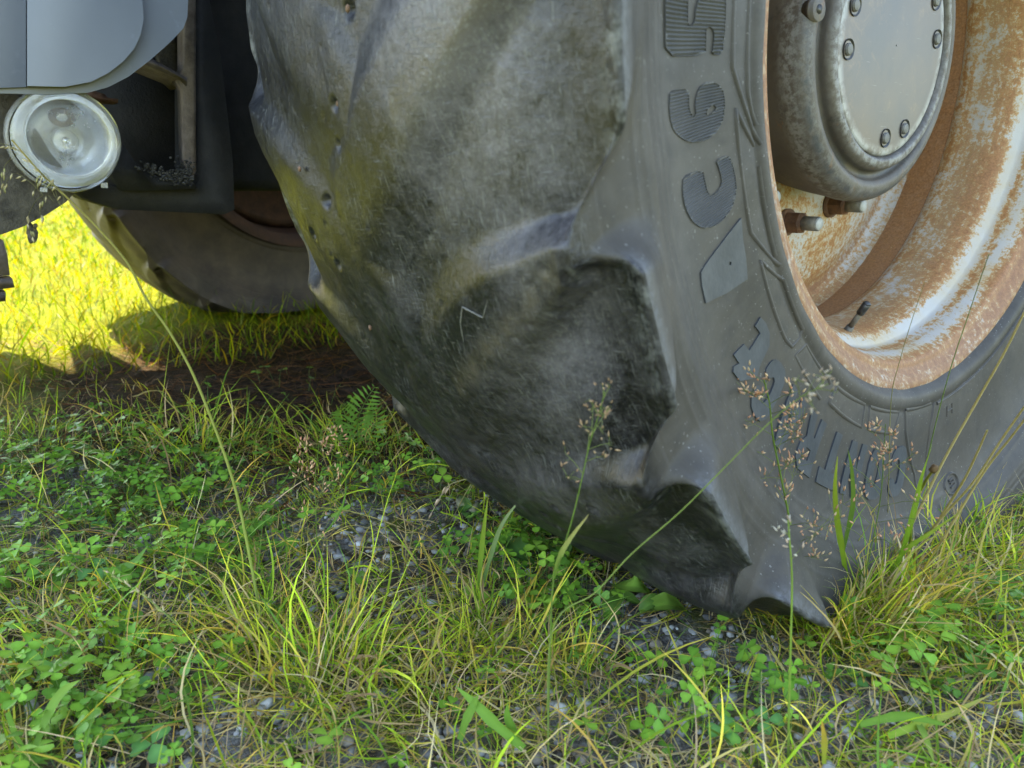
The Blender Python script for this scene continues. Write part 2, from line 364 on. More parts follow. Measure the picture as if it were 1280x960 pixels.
def lug_mask(u, sarc, th):
    """0..1 weight of the lug skin; u across the tread, th degrees"""
    c = np.interp(u, LU, LC); hw = np.interp(u, LU, LH)
    over = np.maximum(sarc-S_AP, 0); f = np.clip(over/(S_RM-S_AP), 0, 1)
    c = np.where(over > 0, -17.0+5.5*f*(1-.5*f), c)
    d = (th - c + PITCH/2) % PITCH - PITCH/2
    hw = np.where(over > 0, np.where(d > 0, 1.1+1.2*f, 1.1+2.0*f), hw)
    slope = np.interp(u, LU[:-1], np.abs(np.diff(LC)/np.diff(LU)))*np.radians(1)*.65
    perp = np.where(over > 0, 1, 1/np.sqrt(1+slope**2))
    dist = (np.abs(d)-hw)*np.radians(1)*.65*perp
    cen = np.clip(1-u/.13, 0, 1)
    wdt = np.where(d > 0, .016+.020*np.clip((.225-u)/.10, 0, 1), .013+.045*np.clip((.225-u)/.13, 0, 1))+f*np.where(d > 0, .075, .034)
    m = 1 - sstep((dist+.005)/wdt)
    return m*sstep((u+.065)/.05)
def lug_field(u, sarc, th):
    m = lug_mask(u, sarc, th); tu, tR = lug_target(sarc, 0); Rb = np.interp(sarc, _hs, _hR)
    return m*(tR-Rb), m
def build_tyre_mesh():
    dense = np.arange(-80, 14, .22); rest = np.arange(14, 280, 1.2)
    th = np.r_[dense, rest]; nt = len(th)
    half = _hp; hs = _hs
    P = np.r_[np.c_[-half[::-1, 0], half[::-1, 1]], half[1:]]; S = np.r_[-hs[::-1], hs[1:]]
    T = np.gradient(P, axis=0); T /= np.linalg.norm(T, axis=1)[:, None]; N = np.c_[-T[:, 1], T[:, 0]]   # outward
    ns = len(P)
    TH, SS = np.meshgrid(th, S, indexing='ij'); U = np.broadcast_to(P[:, 0], TH.shape)
    mr = np.where(SS > -.08, lug_mask(U, np.maximum(SS, 0), TH), 0); ml = np.where(SS < .08, lug_mask(-U, np.maximum(-SS, 0), TH-8.6), 0)
    low = np.where(TH < 14, sstep((-62.5-TH)/5), np.where(TH > 248, 1.0, 0))*(SS > .19)
    mr = np.maximum(mr, low*sstep((SS-.19)/.03))
    m = np.maximum(mr, ml); tu, tR = lug_target(np.abs(SS), 0); tu = tu*np.sign(SS)
    amp = np.where(SS < 0, m*(1-.35*sstep((-SS-.12)/.08)), m)
    Xb = U+(tu-U)*amp; Rb_ = P[:, 1][None]+(tR-P[:, 1][None])*amp; h = np.zeros_like(Xb)
    squeeze = 1-.055*sstep((-SS-.02)/.2); Xb = Xb*np.where(SS < 0, squeeze, 1)
    a = np.abs(SS)
    # void floor: slightly dished just inside the shoulder edge, a rounded proud edge at the shoulder
    edge = np.exp(-((a-S_SH)/.0065)**2)*(1-np.clip(m*2, 0, 1))
    h = h + .0022*edge - .0065*np.exp(-((a-.226)/.020)**2)*(1-m)*(a < S_SH)
    # worn, lumpy surface
    rr = np.random.default_rng(3)
    def vnoise(scale, amp):
        gx, gy = int(1.2/scale)+3, int(6/scale)+3; g = rr.normal(size=(gx, gy))
        x = (SS+.6)/scale; y = (TH+100)*.0113/scale % (gy-2)
        i, j = x.astype(int), y.astype(int); fx, fy = sstep(x-i), sstep(y-j)
        return amp*((g[i, j]*(1-fx)+g[i+1, j]*fx)*(1-fy)+(g[i, j+1]*(1-fx)+g[i+1, j+1]*fx)*fy)
    tr = np.clip((S_SH+.03-a)/.03, 0, 1)
    h = h + tr*(vnoise(.06, .0008)+vnoise(.018, .00022)+vnoise(.008, .00014))
    h = h + (1-tr)*vnoise(.06, .0005)
    # chips, cuts and stone holes (u along skin, deg, size, depth)
    pits = [(.212, -17.9, .0034, .0024), (.198, -18.8, .003, .002), (.204, -20.8, .0045, .003), (.183, -21.4, .0032, .002), (.165, -22.6, .003, .002),
            (-.05, -14.8, .004, .006), (-.10, -17.5, .004, .006), (-.06, -19.6, .0035, .005), (.01, -8.5, .004, .005), (.04, -3.4, .005, .006),
            (-.09, -23.5, .004, .005), (.03, -36.5, .004, .004), (.10, -39.8, .005, .004), (.16, -37.6, .005, .004), (.06, -42.8, .004, .004), (-.02, -26, .004, .004), (.0, -11, .0035, .004), (.225, -16.1, .004, .006)]
    for _ in range(70): pits.append((rr.uniform(-.2, .22), rr.uniform(-60, 10), rr.uniform(.0014, .0028), rr.uniform(.0008, .002)))
    for pu, pt, ps, pdp in pits:
        d2 = (SS-pu)**2+((TH-pt)*.0115)**2
        h = h - pdp*np.exp(-d2/ps**2) + pdp*.12*np.exp(-(np.sqrt(d2)-ps*1.7)**2/(ps*.5)**2)
    # crack on the second lug corner
    cr = np.abs((SS-.215)*.5+(TH+15.4)*.0115*.9+.004*np.sin((SS-.2)*160)); h = h - .004*np.exp(-(cr/.0016)**2)*np.exp(-((SS-.222)/.014)**2)*np.exp(-((TH+15.8)/1.4)**2)
    # mould lines on the side wall
    Rr = np.broadcast_to(P[:, 1], TH.shape); sd = (a > S_SH+.01)
    for Rm, am in ((.585, .0011), (.5745, .0009), (.548, .0011), (.53, .0008)):
        h = h + sd*am*np.exp(-((Rr-Rm-.002*np.sin(np.radians(TH)*3+Rm*90))/.0016)**2)
    X = Xb+N[:, 0][None]*h; R = Rb_+N[:, 1][None]*h
    V = np.stack([X+XC, -R*np.cos(np.radians(TH)), ZC+R*np.sin(np.radians(TH))], -1)
    V = clampz(V)
    i = np.arange(nt)[:, None]*ns; j = np.arange(ns-1)[None]; i2 = ((np.arange(nt)+1) % nt)[:, None]*ns
    F = np.stack([i+j, i2+j, i2+j+1, i+j+1], -1).reshape(-1, 4)
    sidef = sstep((a-S_SH+.004)/.012); sidef = np.where(m > .3, np.maximum(0, sstep((a-.232)/.03)), sidef)
    hf = np.gradient(h, axis=1)**2
    ew = np.clip(np.exp(-((a-S_SH-.006)/.010)**2)*.75*(1-np.clip(m*1.5, 0, 1)) + edge*1.1+np.exp(-((a-S_SH+.006)/.008)**2)*.6*(1-m), 0, 1)
    col = np.stack([sidef, m, ew], -1).reshape(-1, 3)
    uvv = np.stack([SS, TH*.0113], -1).reshape(-1, 2)
    me = np_mesh('tyre', V.reshape(-1, 3), F, uv=uvv, col=col)
    g = lambda u, t, su, st: np.exp(-((SS-u)/su)**2-((TH-t)/st)**2)
    d_ = .12+.85*g(.15, -6, .085, 12)+.25*g(.21, -13, .03, 5)+.38*g(.10, -38, .07, 4)+.40*g(.19, -25, .035, 3.5)+.22*g(.02, -20, .05, 6)+.3*g(.20, -44, .04, 4)+.25*(TH > 14)+.38*g(.16, -28, .075, 6)
    d_ = d_*(1-.85*sstep((.09-SS)/.10)*sstep((TH+30)/14))
    b_ = .9*np.exp(-((TH+6.2+(.15-SS)*55)/1.3)**2)*(SS > .09)*(SS < .2)+.8*np.exp(-((TH+22.6+(.15-SS)*62)/1.0)**2)*(SS > .06)*(SS < .225)
    dd = np.ones((d_.size, 4), np.float32); dd[:, 0] = np.clip(d_, 0, 1).ravel(); dd[:, 1] = np.clip(b_, 0, 1).ravel()
    at_ = me.color_attributes.new('Dust', 'FLOAT_COLOR', 'POINT'); at_.data.foreach_set('color', dd.ravel())
    return me

def revolve(prof, n, mat_name, colf=None, th0=0, cap=False):
    P = np.array(prof, float); th = np.arange(n)*360/n
    TH, I = np.meshgrid(th, np.arange(len(P)), indexing='ij')
    V = wheel_pt(P[:, 0][None], P[:, 1][None], TH)
    ns = len(P); i = np.arange(n)[:, None]*ns; i2 = ((np.arange(n)+1) % n)[:, None]*ns; j = np.arange(ns-1)[None]
    F = np.stack([i+j, i2+j, i2+j+1, i+j+1], -1).reshape(-1, 4)
    s = np.r_[0, np.cumsum(np.hypot(*np.diff(P, axis=0).T))]
    uv = np.stack(np.broadcast_arrays(s[None], TH*.006), -1).reshape(-1, 2)
    col = np.zeros((len(V.reshape(-1, 3)), 3)) if colf is None else np.broadcast_to(np.array([colf(x, r, k/len(P)) for k, (x, r) in enumerate(P)])[None], (n, ns, 3)).reshape(-1, 3)
    return np_mesh(mat_name, V.reshape(-1, 3), F, uv=uv, col=col)
def dens(pts, k=5):
    return [(q.x, q.y) for q in smooth_path([(a, b, 0) for a, b in pts], k)]

tractor = thing('tractor', 'old tractor with worn front tyre, rusty white rim and clear round lamp', 'tractor')
tyre = link('tyre', build_tyre_mesh(), M['tyre'], tractor)
tyre['label'] = 'worn black lugged tyre with raised lettering around its side wall'

# --- raised lettering
def chaikin(P, it=1, c=.22):
    P = [np.array(p, float) for p in P]
    for _ in range(it):
        Q = []
        for i in range(len(P)):
            a, b = P[i], P[(i+1) % len(P)]; Q += [a*(1-c)+b*c, a*c+b*(1-c)]
        P = Q
    return P
def side_frame(R):
    e = .002; x = side_x(R); dx = (side_x(R+e)-side_x(R-e))/(2*e); n = np.stack([np.ones_like(dx), -dx], -1); n /= np.linalg.norm(n, axis=-1)[..., None]
    return x, n
def map_side(a, b, h):
    """a = degrees, b = radius, h = height off the side wall"""
    x, n = side_frame(b); return clampz(wheel_pt(x+n[..., 0]*h, b+n[..., 1]*h, a))
def letter(outline, holes=(), rib=0, h=.0014, sm=1, name='letter'):
    """outline in (radius, deg)"""
    loops = [chaikin([(t*.0087, r) for r, t in L], sm) for L in (outline, *holes)]
    flat = [p for L in loops for p in L]
    tris = tessellate_polygon([[Vector((p[0], p[1], 0)) for p in L] for L in loops])
    bm = bmesh.new(); vs = [bm.verts.new((p[0], p[1], 0)) for p in flat]
    for t in tris:
        try: bm.faces.new([vs[k] for k in t])
        except ValueError: pass
    amin, amax = min(p[0] for p in flat), max(p[0] for p in flat); bmin, bmax = min(p[1] for p in flat), max(p[1] for p in flat)
    step = rib/2 if rib else .004
    k0, k1 = int(math.floor(amin/step))+1, int(math.ceil(amax/step))
    for k in range(k0, k1): bmesh.ops.bisect_plane(bm, geom=bm.verts[:]+bm.edges[:]+bm.faces[:], plane_co=(k*step, 0, 0), plane_no=(1, 0, 0), dist=1e-6)
    b = bmin+.007
    while b < bmax: bmesh.ops.bisect_plane(bm, geom=bm.verts[:]+bm.edges[:]+bm.faces[:], plane_co=(0, b, 0), plane_no=(0, 1, 0), dist=1e-6); b += .007
    bmesh.ops.recalc_face_normals(bm, faces=bm.faces)
    bnd = [e for e in bm.edges if len(e.link_faces) == 1]; bv = {v for e in bnd for v in e.verts}
    for v in bm.verts:
        hh = h
        if rib:
            k = v.co.x/step
            if v not in bv and abs(k-round(k)) < .02 and round(k) % 2: hh = h-.0012
            elif v not in bv and abs(k-round(k)) > .02: hh = h-.0006
        v.co.z = hh
    ext = bmesh.ops.extrude_edge_only(bm, edges=bnd)
    nv = [g for g in ext['geom'] if isinstance(g, bmesh.types.BMVert)]
    for v in nv: v.co.z = -.001
    A = np.array([v.co[:] for v in bm.verts]); W = map_side(A[:, 0]/.0087, A[:, 1], A[:, 2])
    for v, w in zip(bm.verts, W): v.co = w
    return bm_obj(name, bm, M['letter' if rib else 'letter_smooth'], tyre, smooth=False)
L5 = [(0.5182, -7.94), (0.467, -8.05), (0.4666, -6.96), (0.4665, -5.96), (0.4632, -5.76), (0.459, -5.89), (0.4569, -6.31), (0.4573, -7.22), (0.4596, -8.01), (0.4475, -8.07), (0.445, -6.62), (0.4439, -4.99), (0.4444, -3.5), (0.449, -2.82), (0.4578, -2.75), (0.4693, -3.04), (0.4752, -3.68), (0.4786, -4.49), (0.4799, -5.5), (0.483, -5.75), (0.488, -5.7), (0.4882, -4.78), (0.4888, -2.56), (0.5008, -2.6), (0.5182, -2.7), (0.518, -5.22)]
L6 = [(0.513, -10.32), (0.5162, -11.29), (0.5162, -12.25), (0.5125, -13.19), (0.5012, -14.06), (0.4907, -14.62), (0.4773, -14.91), (0.464, -14.89), (0.4544, -14.42), (0.4482, -13.63), (0.4456, -12.47), (0.4462, -11.39), (0.451, -10.66), (0.4587, -10.28), (0.4674, -10.26), (0.4747, -10.47), (0.4795, -11.12), (0.4816, -11.81), (0.481, -12.54), (0.4836, -12.73), (0.487, -12.42), (0.4891, -11.8), (0.489, -11.22), (0.4879, -10.45)]
L6H = [(0.4672, -12.49), (0.4687, -12.8), (0.4636, -12.95), (0.4564, -12.65), (0.4568, -12.31), (0.462, -12.25)]
LCC = [(0.5045, -16.92), (0.5091, -18.09), (0.5084, -19.37), (0.5014, -20.92), (0.49, -22.08), (0.4766, -22.69), (0.4621, -22.75), (0.4491, -22.22), (0.4412, -21.07), (0.4401, -19.42), (0.4419, -18.13), (0.4454, -17.12), (0.4613, -17.05), (0.4588, -17.91), (0.4571, -18.98), (0.4597, -19.59), (0.466, -19.88), (0.4717, -19.8), (0.4762, -19.43), (0.4777, -18.68), (0.4781, -17.86), (0.4793, -17.29)]
LA = [(0.4406, -23.84), (0.4713, -24.73), (0.5041, -25.49), (0.507, -26.66), (0.5077, -28.32), (0.4781, -29.58), (0.4493, -30.36), (0.4448, -28.12), (0.4436, -26.04)]
LAH = [(0.4663, -26.97), (0.4669, -27.28), (0.4646, -27.45), (0.4633, -27.19)]
LT = [(0.4477, -35.65), (0.4445, -36.93), (0.4445, -38.45), (0.4511, -39.75), (0.4619, -40.04), (0.4716, -40.23), (0.4804, -40.79), (0.5004, -38.56), (0.5034, -36.89), (0.5, -36.57), (0.4921, -37.07), (0.4943, -35.67), (0.4858, -35.85), (0.4776, -36.09), (0.475, -37.31), (0.4656, -37.3), (0.4549, -37.19), (0.4576, -35.83)]
for nm, L, H, rb, sm in (('5', L5, (), .0027, 1), ('6', L6, (L6H,), .0022, 1), ('C', LCC, (), .0022, 1), ('A', LA, (LAH,), 0, 0), ('T', LT, (), 0, 0)):
    o = letter(L, H, rb, sm=sm); o['label'] = 'raised letter %s on the side wall' % nm if nm.isalpha() else 'raised numeral %s on the side wall' % nm
# the rest of the word, heavy block shapes in a 0..1 box (x = reading direction, y = up)
GL = {'C': ([(.95, .62), (.95, .85), (.75, 1), (.3, 1), (.02, .8), (0, .25), (.2, 0), (.7, 0), (.95, .14), (.95, .38), (.66, .36), (.56, .26), (.42, .30), (.36, .5), (.42, .72), (.56, .76), (.66, .62)], []),
      'A': ([(.0, 0), (.34, 1), (.68, 1), (1, 0), (.68, 0), (.62, .2), (.38, .2), (.32, 0)], [[(.43, .4), (.57, .4), (.5, .72)]]),
      'R': ([(.04, 0), (.04, 1), (.72, 1), (.95, .84), (.95, .58), (.76, .42), (1, 0), (.66, 0), (.48, .36), (.36, .36), (.36, 0)], [[(.36, .58), (.6, .58), (.64, .68), (.6, .78), (.36, .78)]]),
      'T': ([(.33, 0), (.33, .72), (.0, .72), (.0, 1), (1, 1), (1, .72), (.67, .72), (.67, 0)], []),
      'N': ([(.02, 0), (.02, 1), (.34, 1), (.66, .46), (.66, 1), (.98, 1), (.98, 0), (.66, 0), (.34, .54), (.34, 0)], []),
      'O': ([(.2, 0), (.0, .22), (.0, .78), (.2, 1), (.8, 1), (1, .78), (1, .22), (.8, 0)], [[(.42, .26), (.36, .5), (.42, .74), (.58, .74), (.64, .5), (.58, .26)]])}
for ch, c0 in (('C', -82.2), ('O', -75.7), ('N', -69.2), ('T', -62.8), ('R', -56.4), ('A', -50.0), ('C', -43.7)):
    g = lambda L: [(.447+.057*y, c0-2.45+4.9*x) for x, y in L]
    ol, hs_ = GL[ch]; o = letter(g(ol), [g(q) for q in hs_], 0, sm=1 if ch in 'CO' else 0); o['label'] = 'raised letter %s low on the side wall' % ch

# --- moulded outlines around the bead
def rib_line(pts, w=.0016, h=.0013, closed=False, name='moulded_line'):
    P = [(r, t) for r, t in pts]
    if closed: P = P+[P[0]]
    Q = []
    for (r0, t0), (r1, t1) in zip(P[:-1], P[1:]):
        n = max(2, int(abs(t1-t0)/1.0)+int(abs(r1-r0)/.008)+1)
        Q += [(r0+(r1-r0)*k/n, t0+(t1-t0)*k/n) for k in range(n)]
    Q.append(P[-1]); Q = np.array(Q)
    a = np.c_[Q[:, 1]*.0087*.95, Q[:, 0]]; T = np.gradient(a, axis=0); T /= np.linalg.norm(T, axis=1)[:, None]+1e-9; Nn = np.c_[-T[:, 1], T[:, 0]]
    rows = []
    for o_, hh in ((-1.6, -.0008), (-.8, h), (.8, h), (1.6, -.0008)):
        b = a+Nn*o_*w; rows.append(map_side(b[:, 0]/(.0087*.95), b[:, 1], np.full(len(b), hh)))
    V = np.stack(rows, 1).reshape(-1, 3); m = len(Q); i = np.arange(m-1)[:, None]*4; j = np.arange(3)[None]
    F = np.stack([i+j, i+j+1, i+4+j+1, i+4+j], -1).reshape(-1, 4)
    me = np_mesh(name, V, F, col=np.tile([[1., 0, 0]], (len(V), 1)), uv=np.c_[V[:, 1], V[:, 2]])
    return link(name, me, M['tyre'], tyre)
rib_line([(.433, 8), (.433, -9.3), (.4005, -17.7)]); rib_line([(.4125, 8), (.412, -12), (.4035, -15.5)])
rib_line([(.4075, -17.6), (.4303, -13.2), (.4303, -26.2), (.4024, -33)]); rib_line([(.4045, -20), (.404, -31.5)])
rib_line([(.4027, -35.3), (.4263, -30), (.4289, -41.7), (.4255, -43.8), (.4112, -44.6), (.4031, -44.2)]); rib_line([(.4027, -35.3), (.4031, -44.2)])
rib_line([(.4075, -46.6), (.4271, -45.2), (.4319, -54.9)]); rib_line([(.4075, -46.6), (.409, -55.6), (.4115, -56.2)])
rib_line([(.408, -58.3), (.4275, -57.6), (.4305, -68.5), (.4065, -68.2)], closed=True)
rib_line([(.4067, -70), (.43, -70.5), (.4307, -79), (.407, -80.3)], closed=True)
rib_line([(.4055, -82.5), (.43, -83.2), (.455, -85.2), (.486, -88), (.515, -89)]); rib_line([(.4055, -93), (.435, -91.5), (.47, -91.3), (.51, -91.8)]); rib_line([(.4055, -82.5), (.4055, -91.5)])
rib_line([(.4095, -94), (.4095, -150)])
rib_line([(.523+.012*math.sin(a), -98.3+1.9*math.cos(a)) for a in np.linspace(0, 2*PI, 16)[:-1]], closed=True, w=.0011, name='moulded_ring')
for q in ([(.527, -99), (.5185, -99)], [(.527, -99), (.527, -97.8)], [(.5225, -99), (.5225, -98)], [(.5185, -99), (.5185, -97.8)],
          [(.433, -99.2), (.420, -99.2)], [(.433, -97.4), (.420, -97.4)], [(.4265, -99.2), (.4265, -97.4)]):
    rib_line(q[::-1], w=.0009, name='moulded_mark')

# --- rim
rim_prof = dens([(.176, .3855), (.179, .3875), (.1820, .3845), (.1815, .377), (.177, .3695), (.171, .362), (.167, .353), (.152, .3475), (.134, .345), (.125, .343), (.1195, .338), (.108, .329), (.085, .3235), (.050, .3225), (.034, .328), (.026, .336), (.014, .3395), (-.010, .337), (-.026, .331), (-.034, .322)], 7)
def rimcol(x, r, k):
    g = lambda c, s: math.exp(-((x-c)/s)**2)
    rust = .535 + .08*g(.10, .02) - .30*g(.024, .0075) - .28*g(.123, .0075) - .16*g(.150, .007) + .1*g(.172, .01)+.05*g(.137, .003)
    mud = .40*g(.072, .026) + .40*g(-.012, .014)
    red = .95*g(.182, .010)+.6*g(.172, .006)+.2*g(.036, .005)+.35*g(-.036, .007)
    return (rust, min(mud, 1), min(red, 1))
rim = link('rim', revolve(rim_prof, 256, 'rim', rimcol), M['rim'], tractor); rim['label'] = 'rusty white painted wheel rim with deep stepped rings'
disc_prof = dens([(-.033, .3235), (-.034, .312), (-.030, .300), (-.022, .270), (-.016, .240), (-.014, .215), (-.014, .17), (-.014, .05)], 5)
disc = link('wheel_disc', revolve(disc_prof, 160, 'wheel_disc', lambda x, r, k: (.505 + (.06 if r > .29 else 0), .15 if r > .3 else 0, .8*math.exp(-((r-.318)/.006)**2))), M['rim'], tractor)
back = link('rim_back', revolve([(.178, .384), (.165, .366), (.13, .352), (.05, .331), (.0, .334), (-.10, .35), (-.17, .352), (-.18, .388)], 96, 'rim_back', lambda x, r, k: (.75, .3, .3)), M['rim'], tractor)
# valve
va, vb = Vector(wheel_pt(.100, .331, -83.5)), None
vdir = (Vector(wheel_pt(.135, .280, -79.5))-va).normalized()
va0 = va-vdir*.008; vb = va+vdir*.055
bm = bmesh.new(); cyl(bm, va0, va+vdir*.012, .0065, .0045, 14); cyl(bm, va+vdir*.010, va+vdir*.036, .0034, .0034, 12); valve = bm_obj('valve_stem', bm, M['nut'], rim)
bm = bmesh.new(); cyl(bm, va+vdir*.034, va+vdir*.050, .0048, .0048, 14); cyl(bm, va+vdir*.050, va+vdir*.0515, .0048, .003, 14); bm_obj('valve_cap', bm, M['rubber_cap'], rim, bevel=0)
# --- wheel nuts
def wheel_nut(th, parent):
    c = lambda x, r=.203: Vector(wheel_pt(x, r, th)); n = None
    bm = bmesh.new(); cyl(bm, c(-.016), c(-.009), .0175, .0175, 24); w = bm_obj('washer', bm, M['rust'], None, bevel=.001)
    bm = bmesh.new(); cyl(bm, c(-.012), c(.010), .0145, .0145, 6); cyl(bm, c(.010), c(.013), .0128, .010, 18); nut = bm_obj('wheel_nut', bm, M['rust'], parent, smooth=False, bevel=.0012)
    w.parent = nut
    bm = bmesh.new(); cyl(bm, c(.008), c(.033), .0092, .0092, 18); s = bm_obj('stud', bm, M['nut'], nut)
    bm = bmesh.new(); cyl(bm, c(.0325), c(.0355), .0088, .0070, 18); bm_obj('stud_end', bm, M['grit'], nut)
for k in range(12): wheel_nut(-86.5+30*k, tractor) if k in (0, 1, 2, 11, 10, 3, 9) else None
# --- hub
hub_prof = dens([(-.03, .150), (-.01, .158), (.02, .1655), (.045, .170), (.060, .1735), (.074, .1735), (.083, .170), (.088, .163), (.0895, .156), (.087, .150), (.082, .1465), (.0805, .142), (.083, .1385), (.091, .1375), (.0965, .134), (.098, .129), (.0975, .125), (.094, .1225), (.091, .121), (.09, .115)], 5)
def hubcol(x, r, k):
    g = lambda v, c, s: math.exp(-((v-c)/s)**2)
    return (min(1, .95*g(x, .070, .012)*(r > .166)+1.0*g(r, .129, .006)*(x > .088)+.5*g(r, .163, .004)*(x > .08)), min(1, .9*g(r, .1665, .004)*(x > .07)+.9*g(r, .1425, .004)*(x > .07)+.5*g(r, .122, .002)), 0)
hub = link('hub', revolve(hub_prof, 200, 'hub', hubcol), M['hub'], tractor); hub['label'] = 'dusty grey hub with a rounded outer rim'
cov = link('cover_plate', revolve(dens([(.088, .1215), (.0925, .1205), (.094, .1185), (.0945, .112), (.095, .08), (.0955, .04), (.096, .001)], 4), 120, 'cover_plate'), M['cover'], hub)
bm = bmesh.new()
for th in (17, -8, -93, -119, 145, 170):
    c = lambda x: Vector(wheel_pt(x, .1005, th))
    bm = bmesh.new(); cyl(bm, c(.0935), c(.0962), .0108, .0108, 24, False); cyl(bm, c(.0962), c(.0945), .0108, .0085, 24, False); rg = bm_obj('bolt_recess', bm, M['rubber_cap'], hub)
    bm = bmesh.new(); cyl(bm, c(.094), c(.0970), .0066, .0062, 20); cyl(bm, c(.0970), c(.0976), .0062, .005, 20); bm_obj('bolt', bm, M['bolt'], hub)
c = lambda x, r=.160: Vector(wheel_pt(x, r, 6.5))
bm = bmesh.new(); cyl(bm, c(.080), c(.0925), .0125, .0115, 20); bm_obj('hub_lug', bm, M['hub'], hub, bevel=.0015)
bm = bmesh.new(); cyl(bm, c(.0915), c(.0932), .0048, .0046, 14); bm_obj('plug_hole', bm, M['rubber_cap'], hub)

# --- pale scratch marks worn in the tread (thin raised rubber burrs)
def tread_pt(u, th, lift):
    hh, _ = lug_field(np.array([u]), np.array([u]), np.array([float(th)])); x = u+XC; R = np.interp(u, _hs, _hR)+hh[0]+lift
    return Vector(wheel_pt(x, R, th))
def scratch(pts, w=.0006):
    Q = []
    for (u0, t0), (u1, t1) in zip(pts[:-1], pts[1:]):
        for k in range(8): Q.append((u0+(u1-u0)*k/8, t0+(t1-t0)*k/8))
    Q.append(pts[-1]); bgS.add(*tube([tread_pt(u, t, .0001) for u, t in Q], [w*(.35+.65*math.sin(PI*min(1, max(0, (k+.5)/len(Q))))) for k in range(len(Q))], 5))
bgS = Bag(); scratch([(.150, -20.1), (.138, -21.4), (.118, -20.9), (.108, -22.2), (.103, -23.6)]); o = bgS.build('scratch', M['scratch'], tyre)

# --- small stones wedged in the tread
def blob(rad, seed, sub=1):
    bm = bmesh.new(); bmesh.ops.create_icosphere(bm, subdivisions=sub, radius=1); r = random.Random(seed)
    V = np.array([v.co[:] for v in bm.verts]); F = np.array([[v.index for v in f.verts] for f in bm.faces]); bm.free()
    V *= (1+np.array([r.uniform(-.28, .22) for _ in V]))[:, None]; return V*np.array(rad), F
def small_lug(o, th_off): pass
for k, (u, t) in enumerate(((.04, -3.4), (.01, -8.5), (-.05, -14.8), (-.08, -2.5))):
    sgn = 1 if u > 0 else -1
    V, F = blob((.0024, .0018, .0030), k); p = tread_pt(abs(u), t if sgn > 0 else t-10, .0008); p.x = XC+u
    me = np_mesh('stone', V+np.array(p), F, col=np.tile([[.16, .09, .055]], (len(V), 1))); link('stone', me, M['pebble'], tyre)

# ------------------------------------------------------------------ opposite front wheel (same make, seen from inboard, behind)
def opp(o, parent=tractor, x=-2.0):
    c = o.copy(); COL.objects.link(c); c.parent = parent; c.scale = (-1, 1, 1); c.location = (x, .10, .01); return c
t2 = opp(tyre); t2['label'] = 'opposite front tyre seen from inside, partly sunlit'
r2 = opp(rim); r2['label'] = 'rusty rim of the opposite front wheel'; ob_, od_, oh_ = opp(back), opp(disc), opp(hub)
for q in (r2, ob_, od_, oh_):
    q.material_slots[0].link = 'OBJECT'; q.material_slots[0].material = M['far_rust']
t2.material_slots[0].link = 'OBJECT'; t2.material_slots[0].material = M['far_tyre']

# ------------------------------------------------------------------ front frame, panel and lamp (parts of the tractor)
def yz(pts, x): return [(q.y, q.z) for q in (onx(a, b, x) for a, b in pts)]
X1 = -.50
# matt black plate right of the opening, and the bar under it
bm = bmesh.new(); prism_x(bm, yz([(243, -400), (243, 232), (120, 232), (95, 238), (112, 250), (150, 262), (280, 268), (293, 262), (291, 200), (283, 130), (276, 70), (262, 0), (255, -400)], X1), X1, X1-.10)
bm_obj('frame_plate', bm, M['black'], tractor, bevel=.004)
# rubbed angle-iron edge round the opening
bm = bmesh.new(); prism_x(bm, yz([(229, -400), (229, 84), (222, 100), (229, 112), (231, 200), (239, 222), (244, 214), (242, -400)], X1+.006), X1+.010, X1-.02); bm_obj('frame_edge', bm, M['edge'], tractor, bevel=.002)
bm = bmesh.new(); prism_x(bm, yz([(172, 78), (222, 99), (232, 108), (233, 98), (190, 74)], X1+.008), X1+.012, X1-.06); bm_obj('frame_flange', bm, M['edge'], tractor, bevel=.0015)
bm = bmesh.new(); prism_x(bm, yz([(180, 20), (232, -20), (229, 96), (205, 88)], X1-.05), X1-.05, X1-.07); bm_obj('inner_web', bm, M['mud'], tractor, bevel=.002)
bm = bmesh.new(); prism_x(bm, yz([(100, 60), (240, 60), (240, 240), (90, 240)], X1-.09), X1-.09, X1-.11); bm_obj('back_plate', bm, M['black'], tractor)
# lower lip of the opening with caked dirt
lp = yz([(150, 178), (165, 200), (182, 216), (200, 222), (236, 222), (243, 236), (190, 238), (150, 238), (135, 215)], X1+.006)
bm = bmesh.new(); prism_x(bm, lp, X1+.016, X1-.06); bm_obj('frame_lip', bm, M['black'], tractor, bevel=.004)
bgm = Bag()
for k in range(280):
    a = random.random()**.6; p = onx(172+68*a+random.uniform(-8, 6), 205+22*math.sin(a*1.6)*random.uniform(.5, 1.05)+random.uniform(-5, 6)-(22*random.random()**3 if a > .7 else 0), X1+.017)
    V, F = blob((.0012, .0019, .0017), k); bgm.add(V*random.uniform(.4, 1.3)+np.array(p), F, random.choice([(.012, .011, .010), (.022, .021, .019), (.05, .048, .045)]))
o = bgm.build('caked_dirt', M['pebble'], tractor); o['kind'] = 'stuff'
# rusty bracket peeping out under the panel
bm = bmesh.new(); prism_x(bm, yz([(112, 112), (132, 118), (134, 122), (148, 124), (147, 129), (128, 128), (112, 122)], -.46), -.46, -.485); bm_obj('bracket', bm, M['rust'], tractor, bevel=.001)
